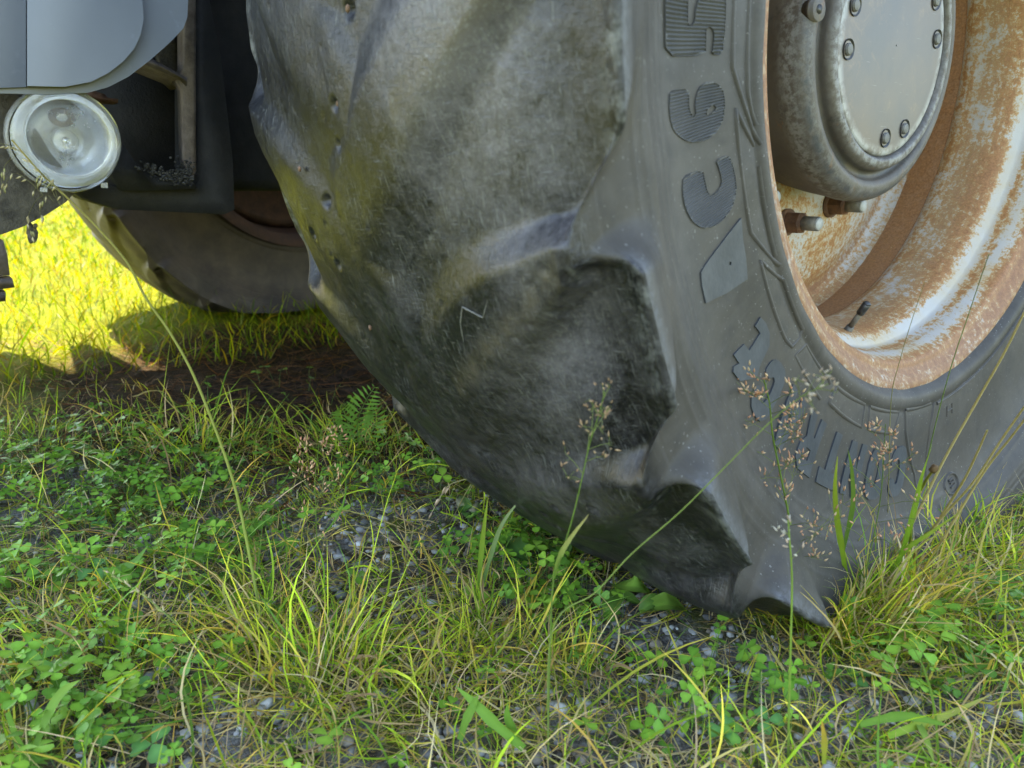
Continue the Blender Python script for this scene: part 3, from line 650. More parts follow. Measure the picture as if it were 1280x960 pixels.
# grey side panel: flange plate + raised dished face
XP = -.385
bm = bmesh.new(); prism_x(bm, yz([(-60, 117), (0, 117), (60, 118), (110, 116), (135, 109), (160, 96), (186, 76), (212, 53), (228, 36), (233, 22), (234, 0), (233, -60), (225, -500), (-60, -500)], XP-.012), XP-.008, XP-.016); bm_obj('side_panel', bm, M['panel'], tractor, bevel=.003, seg=3)
bm = bmesh.new(); prism_x(bm, yz([(34, 108), (80, 109), (112, 103), (134, 92), (152, 78), (166, 62), (174, 45), (178, 25), (176, 0), (170, -100), (160, -460), (34, -460)], XP), XP+.006, XP-.010); bm_obj('panel_face', bm, M['panel'], tractor, bevel=.0075, seg=4)
bm = bmesh.new(); prism_x(bm, yz([(-60, 112), (32, 109), (32, -460), (-60, -460)], XP-.003), XP-.001, XP-.009); bm_obj('panel_left_strip', bm, M['panel_dark'], tractor, bevel=.003)  # left strip of the panel, set in a slightly darker grey
# thin pinkish-grey strip right of the panel
# lower curved guard left of the lamp and a worn block under it
bm = bmesh.new(); prism_x(bm, yz([(-60, 100), (20, 120), (60, 190), (98, 232), (80, 252), (55, 268), (25, 283), (0, 292), (-60, 300)], -.46), -.445, -.465); bm_obj('lower_guard', bm, M['mud'], tractor, bevel=.004)
bm = bmesh.new()
for poly in ([(-30, 298), (3, 300), (8, 318), (11, 343), (-30, 345)], [(-30, 347), (14, 347), (17, 358), (-30, 364)], [(-30, 366), (6, 364), (6, 375), (-30, 378)]): prism_x(bm, yz(poly, -.45), -.44, -.47)
bm_obj('guard_bracket', bm, M['edge'], tractor, bevel=.001)
bgm = Bag()
for k in range(26):
    a = k/26; p = onx(40+random.uniform(-7, 7)*(1-.6*a), 282+20*a, -.452); V, F = blob((.0025, .0032, .005), k+400); bgm.add(V*random.uniform(.5, 1)+np.array(p), F, random.choice([(.05, .045, .03), (.10, .085, .06)]))
o = bgm.build('hanging_dirt', M['pebble'], tractor); o['kind'] = 'stuff'

# --- clear round lamp
LC0 = onx(80, 176, -.425); ax = (Vector(CAM)-LC0).normalized(); ax = (ax+Vector((.10, .10, -.02))).normalized()
lamp_rot = ax.to_track_quat('Z', 'Y').to_matrix()
def lathe_at(name, prof, mat, centre, rot, n=64, parent=None, sx=1.0, smooth=True):
    P = np.array(prof, float); th = np.arange(n)*2*PI/n; Rm = np.array(rot)
    L = np.stack([P[:, 1][None]*np.cos(th)[:, None]*sx, P[:, 1][None]*np.sin(th)[:, None], np.broadcast_to(P[:, 0][None], (n, len(P)))], -1).reshape(-1, 3)
    V = (L*LS) @ Rm.T + np.array(centre); ns = len(P)
    i = np.arange(n)[:, None]*ns; i2 = ((np.arange(n)+1) % n)[:, None]*ns; j = np.arange(ns-1)[None]
    return link(name, np_mesh(name, V, np.stack([i+j, i2+j, i2+j+1, i+j+1], -1).reshape(-1, 4)), mat, parent, smooth)
LS = .94; lr = .0585
housing = lathe_at('lamp_housing', dens([(-.055, .012), (-.054, .040), (-.046, .050), (-.026, .0560), (-.008, lr), (.001, lr), (.006, .0570), (.007, .0545)], 4), M['frost'], LC0, lamp_rot, parent=tractor); housing['label'] = 'clear round lamp with a cloudy outer rim'
lathe_at('lamp_ring', dens([(.0065, .0550), (.0125, .0490), (.0150, .0452), (.0135, .0424), (.0085, .0415)], 4), M['frost'], LC0+lamp_rot @ Vector((.004, .003, 0)), lamp_rot, parent=housing)
lathe_at('reflector', dens([(.004, .0530), (-.002, .045), (-.012, .035), (-.022, .026), (-.029, .012), (-.030, .001)], 4), M['chrome'], LC0, lamp_rot, parent=housing)
lathe_at('lens', dens([(.0095, .0422), (.0125, .036), (.0145, .028), (.0155, .014), (.0158, .0005)], 4), M['lens'], LC0+lamp_rot @ Vector((.004, .003, 0)), lamp_rot, parent=housing)
lathe_at('bulb_collar', dens([(-.028, .0150), (-.004, .0150), (-.002, .0138), (-.004, .0125), (-.018, .0122), (-.020, .010), (-.020, .001)], 3), M['frost'], LC0+lamp_rot @ Vector((.002, .000, 0)), lamp_rot, 40, housing)
lathe_at('bulb', dens([(-.018, .0050), (-.004, .0052), (.001, .004), (.003, .0004)], 4), M['chrome'], LC0+lamp_rot @ Vector((.002, .000, 0)), lamp_rot, 24, housing)
# a copper-coloured tag ring at the top of the reflector
tg = LC0+lamp_rot @ Vector((.001, .024, -.006)); tr_ = lamp_rot @ Matrix.Rotation(.35, 3, 'X')
lathe_at('lamp_clip', dens([(-.001, .0105), (.0015, .0105), (.0015, .0050), (-.001, .0050)], 2), M['edge'], tg, tr_, 20, housing, 1.25)
bm = bmesh.new(); q = LC0+lamp_rot @ Vector((.034, -.047, .002)); box(bm, q-Vector((.002, .0035, .003)), q+Vector((.002, .0035, .003))); bm_obj('lamp_tab', bm, M['frost'], housing, bevel=.0008); bm = bmesh.new(); q = LC0+lamp_rot @ Vector((-.026, -.052, .002)); box(bm, q-Vector((.002, .0035, .0025)), q+Vector((.002, .0035, .0025)))
bm_obj('lamp_tab', bm, M['frost'], housing, bevel=.0008)

bm = bmesh.new(); prism_x(bm, [(-1.5, .415), (-.80, .415), (-.745, .86), (-.735, .86), (-.665, .415), (-.62, .415), (-.60, 1.0), (-1.5, 1.0)], -1.93, -1.95); bm_obj('added_shade_plate', bm, M['black'], tractor)  # invented plate, out of view; its notch shapes the sunlight on the ground
# --- chassis, engine, axle, hood: the body above and behind, mostly out of view
bm = bmesh.new(); box(bm, (-1.60, -1.12, .415), (-.62, -.40, .95)); bm_obj('front_support', bm, M['black'], tractor, bevel=.02)  # far side widened so that it shades the ground beneath
bm = bmesh.new(); box(bm, (-1.58, -.42, .44), (-.70, 2.3, 1.1)); bm_obj('engine', bm, M['black'], tractor, bevel=.02)  # also widened on the far side to shade the ground
bm = bmesh.new(); cyl(bm, (-1.62, 0, .59), (-.12, 0, .59), .085, .085, 24); cyl(bm, (-1.05, 0, .59), (-.75, 0, .59), .15, .15, 24); bm_obj('front_axle', bm, M['black'], tractor)
bm = bmesh.new(); prism_x(bm, [(-1.40, .95), (-1.46, 1.25), (-1.36, 1.55), (-.9, 1.74), (.2, 1.86), (1.3, 1.92), (1.3, 1.0), (-.35, .96)], -.40, -1.42); bm_obj('hood', bm, M['hood'], tractor, bevel=.06, seg=4)
bm = bmesh.new(); prism_x(bm, [(1.32, .9), (1.32, 1.5), (1.45, 2.9), (3.0, 2.9), (3.1, 1.6), (3.1, .9)], -.20, -1.62); bm_obj('cab', bm, M['hood'], tractor, bevel=.06, seg=3)
# small things seen in the dark gap between frame and tyre
bm = bmesh.new(); cyl(bm, onx(274, 110, -.72), onx(302, 104, -.80), .0055, .0055, 12); bm_obj('pipe', bm, M['edge'], tractor)
bm = bmesh.new(); prism_x(bm, yz([(288, 52), (292, 38), (300, 31), (310, 33), (314, 46), (309, 52), (306, 58), (298, 54)], -.74), -.74, -.76); bm_obj('clip_plate', bm, M['edge'], tractor, bevel=.004)
bm = bmesh.new(); cyl(bm, onx(272, 122, -.74), onx(312, 130, -.84), .008, .008, 10); cyl(bm, onx(276, 100, -.9), onx(310, 88, -.9), .010, .010, 10); bm_obj('rusty_rod', bm, M['rust'], tractor)
bm = bmesh.new(); cyl(bm, (-.60, -.34, .56), (-.62, .55, .50), .055, .055, 16); cyl(bm, (-.9, -.3, .50), (-.9, .9, .48), .10, .10, 16); bm_obj('steering_cylinder', bm, M['black'], tractor)

# ------------------------------------------------------------------ ground
def gz(x, y):
    return .010*np.sin(x*2.3+1.1)*np.cos(y*2.9)+.004*np.sin(x*9+y*5)+.003*np.sin(y*13-x*7)
def axis_pts(c, n, k, ext):
    t = np.linspace(-1, 1, n); s = np.sinh(k*t)/math.sinh(k); return c+s*ext
gx = axis_pts(-.3, 420, 8.2, 320); gy = axis_pts(-.4, 420, 8.2, 320)
GX, GY = np.meshgrid(gx, gy, indexing='ij'); rr = np.random.default_rng(5)
GZ = gz(GX, GY)+rr.normal(size=GX.shape)*.0012*(np.hypot(GX, GY) < 4)
V = np.stack([GX, GY, GZ], -1).reshape(-1, 3); n = 420
i, j = np.meshgrid(np.arange(n-1), np.arange(n-1), indexing='ij'); a = (i*n+j).ravel()
F = np.stack([a, a+n, a+n+1, a+1], -1)
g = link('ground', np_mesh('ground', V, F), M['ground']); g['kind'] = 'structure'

def inview(P, mar=90):
    w = P-CAM; z = w@_d; z = np.where(z < .05, 1e9, z); x = 640+FPX*(w@CR)/z; y = 480-FPX*(w@CU)/z
    return (x > -mar) & (x < 1280+mar) & (y < 960+mar*2) & (z < 1e8), x, y
def blob_mask(P, spots):
    m = np.zeros(len(P))
    for (cx, cy, rx, ry, w) in spots: m = np.maximum(m, w*np.exp(-(((P[:, 0]-cx)/rx)**2+((P[:, 1]-cy)/ry)**2)))
    return m
def G(px, py): q = ground(px, py); return q.x, q.y
def spot(px, py, r, w=1.0): x, y = G(px, py); return (x, y, r, r, w)
BARE = [spot(850, 825, .10, 1), spot(780, 805, .08, 1), spot(930, 860, .055, .9), spot(480, 690, .09, .9), spot(560, 655, .07, .7), spot(330, 900, .04, .7), spot(520, 940, .05, .8), spot(1080, 900, .05, .6), spot(1190, 730, .05, .5), spot(480, 760, .06, .7), spot(150, 440, .30, .6), spot(700, 930, .05, .5), spot(240, 950, .05, .6)]
CLOV = [spot(150, 620, .20, 1), spot(60, 600, .2, .9), spot(250, 700, .10, .8), spot(60, 720, .09, .8), spot(60, 860, .07, .8), spot(150, 900, .06, .9), spot(660, 700, .07, 1), spot(700, 760, .05, .8), spot(930, 880, .045, .55), spot(1180, 840, .06, .7), spot(1250, 800, .05, .6), spot(480, 600, .12, .6), spot(890, 905, .04, .5), spot(1090, 850, .05, .5)]
DRY = [spot(1130, 790, .10, 1), spot(1060, 760, .08, .9), spot(350, 450, .35, .9), spot(120, 450, .35, .8), spot(380, 880, .08, .5), spot(1250, 740, .1, .5), spot(640, 830, .07, .4)]
def tyre_excl(P):      # keep plants out of the tyre contact
    return ~((P[:, 0] > -.20) & (P[:, 0] < .20) & (np.abs(P[:, 1]) < .22))

def scatter(N, lo, hi, x0, x1, y0, y1, near=.0, mar=90):
    """random ground positions, thinned with distance from the near area"""
    out = []
    tot = 0
    while tot < N:
        P = np.c_[rng.uniform(x0, x1, N*3), rng.uniform(y0, y1, N*3), np.zeros(N*3)]
        d = np.linalg.norm(P-CAM, axis=1); keep = (d > lo) & (d < hi) & (rng.random(len(P)) < np.minimum(1, (.75/d)**1.6))
        P = P[keep]; iv, _, _ = inview(P, mar); P = P[iv & tyre_excl(P)]; out.append(P); tot += len(P)
        if len(P) == 0: break
    P = np.concatenate(out)[:N]; P[:, 2] = gz(P[:, 0], P[:, 1]); return P

def blades(P, L, W, lean, az, curl, col0, col1, seg=4, twist=.5):
    """vectorised grass blades -> V, F, C"""
    N = len(P); k = seg+1; t = np.linspace(0, 1, k)[None]
    ang = lean[:, None]+curl[:, None]*t**1.4                          # angle from vertical, grows to the tip
    dl = L[:, None]/seg; hx = np.concatenate([np.zeros((N, 1)), np.cumsum(np.sin(ang[:, :-1])*dl, 1)], 1); hz = np.concatenate([np.zeros((N, 1)), np.cumsum(np.cos(ang[:, :-1])*dl, 1)], 1)
    wob = .10*L[:, None]*np.sin(t*PI)*rng.normal(size=(N, 1)); dx, dy = np.cos(az)[:, None], np.sin(az)[:, None]
    X = P[:, 0:1]+dx*hx-dy*wob; Y = P[:, 1:2]+dy*hx+dx*wob; Z = P[:, 2:3]+hz
    Z = np.maximum(Z, gz(X, Y)+.002+.004*rng.random((N, 1)))
    w = (W[:, None]*.5)*np.where(t < .5, .75+.5*t, 1.0)*(1-t**3)**.9
    w[:, -1] = W*.04
    ta = az[:, None]+PI/2+twist*rng.normal(size=(N, 1))*(.4+t)
    ox, oy = np.cos(ta)*w, np.sin(ta)*w; oz = w*.5*rng.normal(size=(N, 1))
    A = np.stack([X-ox, Y-oy, Z-oz], -1); B = np.stack([X+ox, Y+oy, Z+oz], -1)
    V = np.stack([A, B], 2).reshape(-1, 3)
    b = (np.arange(N)*k*2)[:, None]+np.arange(seg)[None]*2
    F = np.stack([b, b+1, b+3, b+2], -1).reshape(-1, 4)
    C = col0[:, None]*(1-t[..., None])+col1[:, None]*t[..., None]; C = np.repeat(C, 2, axis=1).reshape(-1, 3)
    return V, F, C
GREENS = np.array([(.13, .22, .016), (.19, .30, .020), (.26, .36, .024), (.09, .17, .016), (.30, .37, .03), (.10, .20, .03)])
YELL = np.array([(.44, .42, .05), (.52, .42, .07), (.36, .40, .04), (.52, .33, .07)])
TAN = np.array([(.54, .41, .20), (.68, .55, .31), (.40, .28, .13), (.56, .40, .24), (.30, .19, .10)])
def colours(N, pg, py, pt):
    r = rng.random(N); c = GREENS[rng.integers(0, len(GREENS), N)].copy()
    y = (r > pg) & (r < pg+py); c[y] = YELL[rng.integers(0, len(YELL), N)][y]; tt = r >= pg+py; c[tt] = TAN[rng.integers(0, len(TAN), N)][tt]
    c *= np.where(tt[:, None], rng.uniform(.75, 1.3, (N, 1)), rng.uniform(.8, 2.05, (N, 1))); e = c*rng.uniform(.9, 1.3, (N, 1)); ytip = rng.random(N) < .25; e[ytip] = YELL[rng.integers(0, len(YELL), N)][ytip]
    return c, e
bag = Bag()
# short living turf
P = scatter(20000, .35, 2.6, -1.6, .9, -1.2, 1.1)
bare = blob_mask(P, BARE); dry = blob_mask(P, DRY); clo = blob_mask(P, CLOV)
under = np.clip((-.35-P[:, 0])/.5, 0, 1)*np.clip((P[:, 1]+.75)/.35, 0, 1)      # worn ground beneath the tractor
keep = rng.random(len(P)) > np.clip(1.05*bare+.35*clo+.45*dry+.75*under, 0, .97); litter = np.exp(-(((P[keep][:, 0]+1.25)/.55)**4+((P[keep][:, 1]+.30)/.50)**4)); P = P[keep][rng.random(keep.sum()) > .9*litter]; N = len(P)
c0, c1 = colours(N, .55, .13, .32)
V, F, C = blades(P, rng.gamma(4, .0055, N)+.008, rng.uniform(.0008, .0021, N), rng.uniform(.1, 1.35, N), rng.uniform(0, 2*PI, N), rng.uniform(.1, 1.3, N), c0, c1); bag.add(V, F, C)
# dry lying stalks
P = scatter(22000, .35, 2.8, -1.8, .9, -1.2, 1.1); dry = blob_mask(P, DRY); bare = blob_mask(P, BARE)
keep = rng.random(len(P)) < .42+.58*dry-.15*bare; P = P[keep]; N = len(P); c0, c1 = colours(N, .06, .12, .82); br_ = (np.hypot(P[:, 0]+1.15, P[:, 1]+.1) < .95)[:, None]; c0 = np.where(br_, c0*[.30, .17, .11], c0); c1 = np.where(br_, c1*[.30, .17, .11], c1); fr_ = ((P[:, 0] < -1.15) & ~br_[:, 0])[:, None]; c0 = np.where(fr_, c0*[.42, .38, .14], c0); c1 = np.where(fr_, c1*[.42, .38, .14], c1)  # stalks under the tractor browned as litter and dimmed for the shade there
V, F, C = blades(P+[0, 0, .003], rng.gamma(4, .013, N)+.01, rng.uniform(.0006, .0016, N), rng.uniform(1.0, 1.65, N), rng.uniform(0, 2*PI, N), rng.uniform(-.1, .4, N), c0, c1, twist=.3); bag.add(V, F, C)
# longer blades leaning every way
P = scatter(3000, .62, 2.4, -1.5, .9, -1.1, 1.0); bare = blob_mask(P, BARE); under = np.clip((-.35-P[:, 0])/.5, 0, 1)*np.clip((P[:, 1]+.75)/.35, 0, 1)
keep = rng.random(len(P)) > np.clip(1.0*bare+.9*under, 0, .97); litter = np.exp(-(((P[keep][:, 0]+1.25)/.55)**4+((P[keep][:, 1]+.30)/.50)**4)); P = P[keep][rng.random(keep.sum()) > .95*litter]; N = len(P); c0, c1 = colours(N, .54, .18, .28)
V, F, C = blades(P, rng.gamma(6, .009, N)+.03, rng.uniform(.0009, .0026, N), rng.uniform(.4, 1.3, N), rng.uniform(0, 2*PI, N), rng.uniform(.3, 1.4, N), c0, c1, seg=6); bag.add(V, F, C)
# sunlit grass beyond the tractor, coarser with distance
P = np.c_[rng.uniform(-11, -1.25, 110000), rng.uniform(-3.2, 5.5, 110000), np.zeros(110000)]; d = np.linalg.norm(P-CAM, axis=1)
P = P[rng.random(len(P)) < np.minimum(1, (3.0/d)**1.5)]; iv, _, _ = inview(P, 120); P = P[iv][:42000]; P[:, 2] = gz(P[:, 0], P[:, 1]); N = len(P); d = np.linalg.norm(P-CAM, axis=1)
c0, c1 = colours(N, .62, .30, .08); c0 *= [.42, .42, .055]; c1 *= [.42, .42, .055]; V, F, C = blades(P, rng.gamma(5, .010, N)+.02, rng.uniform(.002, .0045, N)*np.maximum(1, d/2.5), rng.uniform(.1, 1.0, N), rng.uniform(0, 2*PI, N), rng.uniform(.1, 1.2, N), c0, c1, seg=3); bag.add(V, F, C)
# grass on the right beyond the tyre
P = np.c_[rng.uniform(.2, 1.9, 24000), rng.uniform(-.3, 3.4, 24000), np.zeros(24000)]; iv, _, _ = inview(P, 60); P = P[iv][:9000]; P[:, 2] = gz(P[:, 0], P[:, 1]); N = len(P)
c0, c1 = colours(N, .55, .2, .25); V, F, C = blades(P, rng.gamma(5, .009, N)+.02, rng.uniform(.0012, .003, N), rng.uniform(.1, 1.2, N), rng.uniform(0, 2*PI, N), rng.uniform(.1, 1.3, N), c0, c1); bag.add(V, F, C)
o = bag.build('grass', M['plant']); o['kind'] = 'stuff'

# gravel
bag = Bag(); P = scatter(15000, .35, 2.2, -1.3, .9, -1.2, 1.0); tmpl = [blob((1, .8, .6), s) for s in range(8)]
bare = blob_mask(P, BARE); keep = rng.random(len(P)) < (.35+.65*bare)*(np.hypot(P[:, 0]+1.05, P[:, 1]+.1) > .75); P = P[keep]
for k in range(len(P)):
    V, F = tmpl[k % 8]; s = .0012+.0016*rng.gamma(1.5, 1); s = min(s, .0085); a = rng.uniform(0, 2*PI); ca, sa = math.cos(a), math.sin(a)
    W = V@np.array([[ca, sa, 0], [-sa, ca, 0], [0, 0, 1]]); c = np.array([(.25, .25, .24), (.35, .35, .33), (.17, .17, .16), (.46, .46, .43), (.25, .21, .16)])[rng.integers(0, 5)]*rng.uniform(.8, 1.2)
    bag.add(W*s+P[k]+[0, 0, s*.25], F, c)
o = bag.build('gravel', M['pebble'], smooth=False); o['kind'] = 'stuff'

# clover
def leaflet(r, fold):
    """heart-shaped leaflet from origin along +x"""
    pts = [(0, 0), (.30, .26), (.62, .47), (.90, .42), (1.02, .22), (.94, 0), (1.02, -.22), (.90, -.42), (.62, -.47), (.30, -.26), (.5, 0)]
    V = np.array([(x*r, y*r, (abs(y)*fold-.10*x*x)*r) for x, y in pts]); F = np.array([(10, k, k+1) for k in range(0, 9)]+[(10, 9, 0)])
    return V, F
def clover_leaf(pos, r, az, tilt, colr, stem_to=None):
    Vs, Fs, Cs = [], [], []; n = 0
    Rt = np.array(Matrix.Rotation(tilt[0], 3, 'X') @ Matrix.Rotation(tilt[1], 3, 'Y'))
    for k in range(3):
        V, F = leaflet(r, rng.uniform(.1, .35)); a = az+k*2*PI/3+rng.normal()*.08; ca, sa = math.cos(a), math.sin(a)
        V = V@np.array([[ca, sa, 0], [-sa, ca, 0], [0, 0, 1]]); Vs.append(V@Rt.T+pos); Fs.append(F+n); n += len(V)
        c = np.tile(np.array(colr)*rng.uniform(.88, 1.12), (len(V), 1)); c[10] *= 1.35; c[0] *= 1.25; Cs.append(c)
    return np.concatenate(Vs), np.concatenate(Fs), np.concatenate(Cs)
bag = Bag(); P = scatter(16000, .35, 2.0, -1.1, .9, -1.2, 1.0); cm = blob_mask(P, CLOV); P = P[rng.random(len(P)) < np.clip(cm*.8-.06, 0, 1)+.012]
CG = np.array([(.11, .25, .030), (.15, .31, .035), (.09, .21, .03), (.20, .36, .045)])
for p in P[:2600]:
    h = rng.uniform(.010, .045); r = rng.choice([rng.uniform(.0045, .008), rng.uniform(.008, .0145)]); col = CG[rng.integers(0, 4)]; off = rng.normal(size=2)*.008
    q = p+np.array([off[0], off[1], h]); V, F, C = clover_leaf(q, r, rng.uniform(0, 2*PI), (rng.normal()*.28, rng.normal()*.28), col); bag.add(V, F, C)
    V, F = tube([p, (p+q)/2+[0, 0, h*.15], q], [.0005, .00045, .0004], 3); bag.add(V, F, (.12, .2, .06))
o = bag.build('clover', M['leaf']); o['kind'] = 'stuff'
# moss cushions
bag = Bag(); P = scatter(3000, .4, 1.9, -.9, .9, -1.2, .9); mm = blob_mask(P, [spot(760, 835, .05, 1), spot(830, 830, .05, .9), spot(500, 690, .05, .7), spot(1150, 880, .04, .8), spot(1210, 740, .05, .6), spot(1130, 830, .04, .6)]); P = P[rng.random(len(P)) < mm]
P = np.repeat(P, 6, 0)+rng.normal(size=(len(P)*6, 3))*[.006, .006, 0]; N = len(P)
c0 = np.array([(.12, .15, .02), (.20, .20, .03), (.08, .11, .02)])[rng.integers(0, 3, N)]; V, F, C = blades(P, rng.uniform(.004, .009, N), rng.uniform(.0012, .002, N), rng.uniform(0, 1.2, N), rng.uniform(0, 2*PI, N), rng.uniform(0, .6, N), c0, c0*1.3, seg=2); bag.add(V, F, C)
o = bag.build('moss', M['plant']); o['kind'] = 'stuff'

# ------------------------------------------------------------------ individual plants
def ribbon(path, w, col0, col1, name, parent, fold=.25, shape='grass'):
    """a leaf blade following a 3-D path, with a shallow V fold"""
    Q = smooth_path(path, 7); A = np.array([q[:] for q in Q]); m = len(A); t = np.linspace(0, 1, m)
    T = np.gradient(A, axis=0); T /= np.linalg.norm(T, axis=1)[:, None]; vd = CAM-A; vd += rng.normal(size=3)*.25; S = np.cross(T, vd); S /= np.linalg.norm(S, axis=1)[:, None]; U = np.cross(S, T)
    ww = w*.5*((.6+.6*t)*(t < .35)+(.81+.19*np.cos((t-.35)*2))*(t >= .35))*(1-t**2.6)**.8 if shape == 'grass' else w*.5*np.sin(PI*np.clip(t, .02, .99))**.65
    ww = np.maximum(ww, w*.02); L_ = A+S*ww[:, None]+U*(ww*fold)[:, None]; R_ = A-S*ww[:, None]+U*(ww*fold)[:, None]
    V = np.stack([L_, A, R_], 1).reshape(-1, 3); i = np.arange(m-1)[:, None]*3; j = np.arange(2)[None]
    F = np.stack([i+j, i+j+1, i+4+j, i+3+j], -1).reshape(-1, 4); C = np.array(col0)[None]*(1-t)[:, None]+np.array(col1)[None]*t[:, None]; C = np.repeat(C, 3, 0); C[1::3] *= 1.12
    return link(name, np_mesh(name, V, F, col=C), M['plant'], parent)
def pxpath(pts, d0, d1):
    """photo directions walked out to real distances d0 (base) .. d1 (tip)"""
    n = len(pts); return [at(x, y, d0+(d1-d0)*k/(n-1)) for k, (x, y) in enumerate(pts)]
def stem(path, r0, r1, name, parent, c0=(.16, .24, .05), c1=None):
    Q = smooth_path(path, 7); m = len(Q); V, F = tube(Q, np.linspace(r0, r1, m), 6); c1 = c1 or c0; t = np.repeat(np.linspace(0, 1, m), 6)[:, None]
    return link(name, np_mesh(name, V, F, col=np.array(c0)*(1-t)+np.array(c1)*t), M['plant'], parent)
_sp = None
def spikelet(bag, p, d, L, r, col):
    """slender pointed husk"""
    d = np.array(d, float); d /= np.linalg.norm(d)+1e-9; a = np.cross(d, [.3, .2, .9]); a /= np.linalg.norm(a)+1e-9; b = np.cross(d, a)
    V = [p]; 
    for f, rr_ in ((.3, 1), (.62, .75)):
        for k in range(5): th = k*2*PI/5; V.append(p+d*L*f+(a*math.cos(th)+b*math.sin(th))*r*rr_)
    V.append(p+d*L); F = [(0, 1+(k+1) % 5, 1+k) for k in range(5)]+[(11, 6+k, 6+(k+1) % 5) for k in range(5)]
    F += [(1+k, 1+(k+1) % 5, 6+(k+1) % 5) for k in range(5)]+[(1+k, 6+(k+1) % 5, 6+k) for k in range(5)]
    bag.add(np.array(V), np.array(F), np.array(col)*rng.uniform(.8, 1.2))
PINK = [(.60, .31, .19), (.66, .40, .25), (.50, .27, .17), (.70, .50, .32)]
def panicle(axis, n, spread, parent, cols=PINK, L=.0056, r=.0009, bc=(.20, .24, .08), up=.6, dens_=1.0):
    """branches leave the axis in whorls, each carrying little husks"""
    Q = smooth_path(axis, 6); m = len(Q); br = Bag(); hs = Bag()
    for k in range(n):
        f = (k+.5)/n; i = min(m-2, int(f*(m-1))); p = np.array(Q[i]); T = np.array(Q[i+1]-Q[i]); T /= np.linalg.norm(T)+1e-9
        a = rng.uniform(0, 2*PI); o1 = np.cross(T, [.2, .3, .9]); o1 /= np.linalg.norm(o1); o2 = np.cross(T, o1); o_ = o1*math.cos(a)+o2*math.sin(a)
        ln = spread*1.45*(1-f*.78)*rng.uniform(.35, 1.05); tip = p+(o_*1.0+T*up)*ln; mid = (p+tip)/2+T*ln*.08
        V, F = tube([p, mid, tip], [.00035, .0003, .0002], 3); br.add(V, F, bc)
        for q in range(int(rng.integers(6, 12)*dens_)+1):
            g = rng.uniform(.5, 1.0)**.7; b0 = p+(tip-p)*g; side = rng.normal(size=3)*.45*ln*.35; e = b0+side+T*ln*.12
            V, F = tube([b0, (b0+e)/2, e], .00018, 3); br.add(V, F, bc)
            for _ in range(1): spikelet(hs, e+rng.normal(size=3)*.0012, T*.8+side/(np.linalg.norm(side)+1e-9)*.7+rng.normal(size=3)*.25, L*rng.uniform(.75, 1.2), r, cols[rng.integers(0, len(cols))])
    br.build('seed_branches', M['plant'], parent); hs.build('seed_head', M['seed'], parent, False)
def flowering(label, pts, d0, d1, head_from, n, spread, leaves=(), group='flowering grass stems around the tyre', r0=.0007, c0=(.15, .24, .05), c1=None, **kw):
    P = pxpath(pts, d0, d1); base = P[0]; g_ = Vector((base.x, base.y, float(gz(base.x, base.y))))
    t = thing('flowering_grass', label, 'grass stem', tuple(g_), group); inv = Matrix.Translation(-g_)
    loc = [p-g_ for p in [g_]+P[1:]] if (P[0]-g_).length < .03 else [Vector((0, 0, 0))]+[p-g_ for p in P]
    stem(loc, r0, r0*.42, 'stem', t, c0, c1)
    if n: panicle([p-g_ for p in P[head_from:]], n, spread, t, **kw)
    for (lp, w, a, b, ca, cb) in leaves: ribbon([q-g_ for q in pxpath(lp, a, b)], w, ca, cb, 'leaf', t)
    return t
# ribbons/panicles use CAM for facing; the offset is harmless
gd = gdepth
LG, LY, DK, TN = (.13, .26, .035), (.26, .34, .05), (.06, .13, .03), (.42, .34, .19)
flowering('long bowed green stem with orange joints arching up to the clear lamp', [(327, 768), (313, 700), (300, 635), (288, 590), (268, 533), (240, 465), (212, 415), (182, 372), (160, 330), (125, 288), (85, 248), (50, 215), (15, 175)], gd(327, 768)-.02, .66, 9, 0, 0, r0=.0017, c0=(.34, .42, .10), c1=(.34, .26, .08))
def drooping_head():
    g_ = at(68, 213, .67); t = thing('seed_spray', 'drooping pale seed spray hanging just below the clear lamp', 'seed head', tuple(g_)); br = Bag(); hs = Bag()
    for pts in ([(85, 248), (60, 205), (30, 175), (0, 165)], [(62, 232), (45, 215), (25, 205), (8, 228)], [(62, 232), (52, 240), (42, 265), (52, 290)], [(85, 248), (72, 215), (60, 205), (48, 235)], [(75, 240), (66, 232), (58, 250), (60, 262)], [(30, 180), (14, 195), (10, 215), (13, 228)], [(85, 248), (88, 236), (80, 225), (72, 214)]):
        P = [np.array(q-g_) for q in pxpath([(x-8, y+12) for x, y in pts], .67, .665)]; V, F = tube(smooth_path(P, 4), .0003, 3); br.add(V, F, (.16, .15, .07))
        for k in range(7): f = rng.uniform(.35, 1)*(len(P)-1); i = min(len(P)-2, int(f)); q = P[i]+(P[i+1]-P[i])*(f-i); spikelet(hs, q+rng.normal(size=3)*.001, P[i+1]-P[i]+np.array([0, 0, -.012]), .0062, .0009, [(.42, .34, .18), (.50, .42, .26), (.30, .28, .12)][rng.integers(0, 3)])
    br.build('seed_branches', M['plant'], t); hs.build('seed_head', M['seed'], t, False)
drooping_head()
flowering('short pink-tipped stem standing among clover left of the tyre', [(398, 730), (396, 680), (395, 640), (394, 600), (398, 560), (402, 535)], gd(398, 730)-.01, gd(398, 730)-.12, 1, 16, .040, dens_=.8)
flowering('slim stem with a sparse brown head rising before the dark tread', [(690, 745), (700, 700), (715, 650), (727, 600), (737, 555), (748, 520), (756, 490)], .57, .47, 3, 14, .020, [([(692, 722), (700, 695), (715, 670), (736, 643)], .0042, .565, .525, LG, (.42, .36, .15))], dens_=.35, L=.0042, r=.0007, cols=[(.34, .22, .14), (.42, .30, .19)])
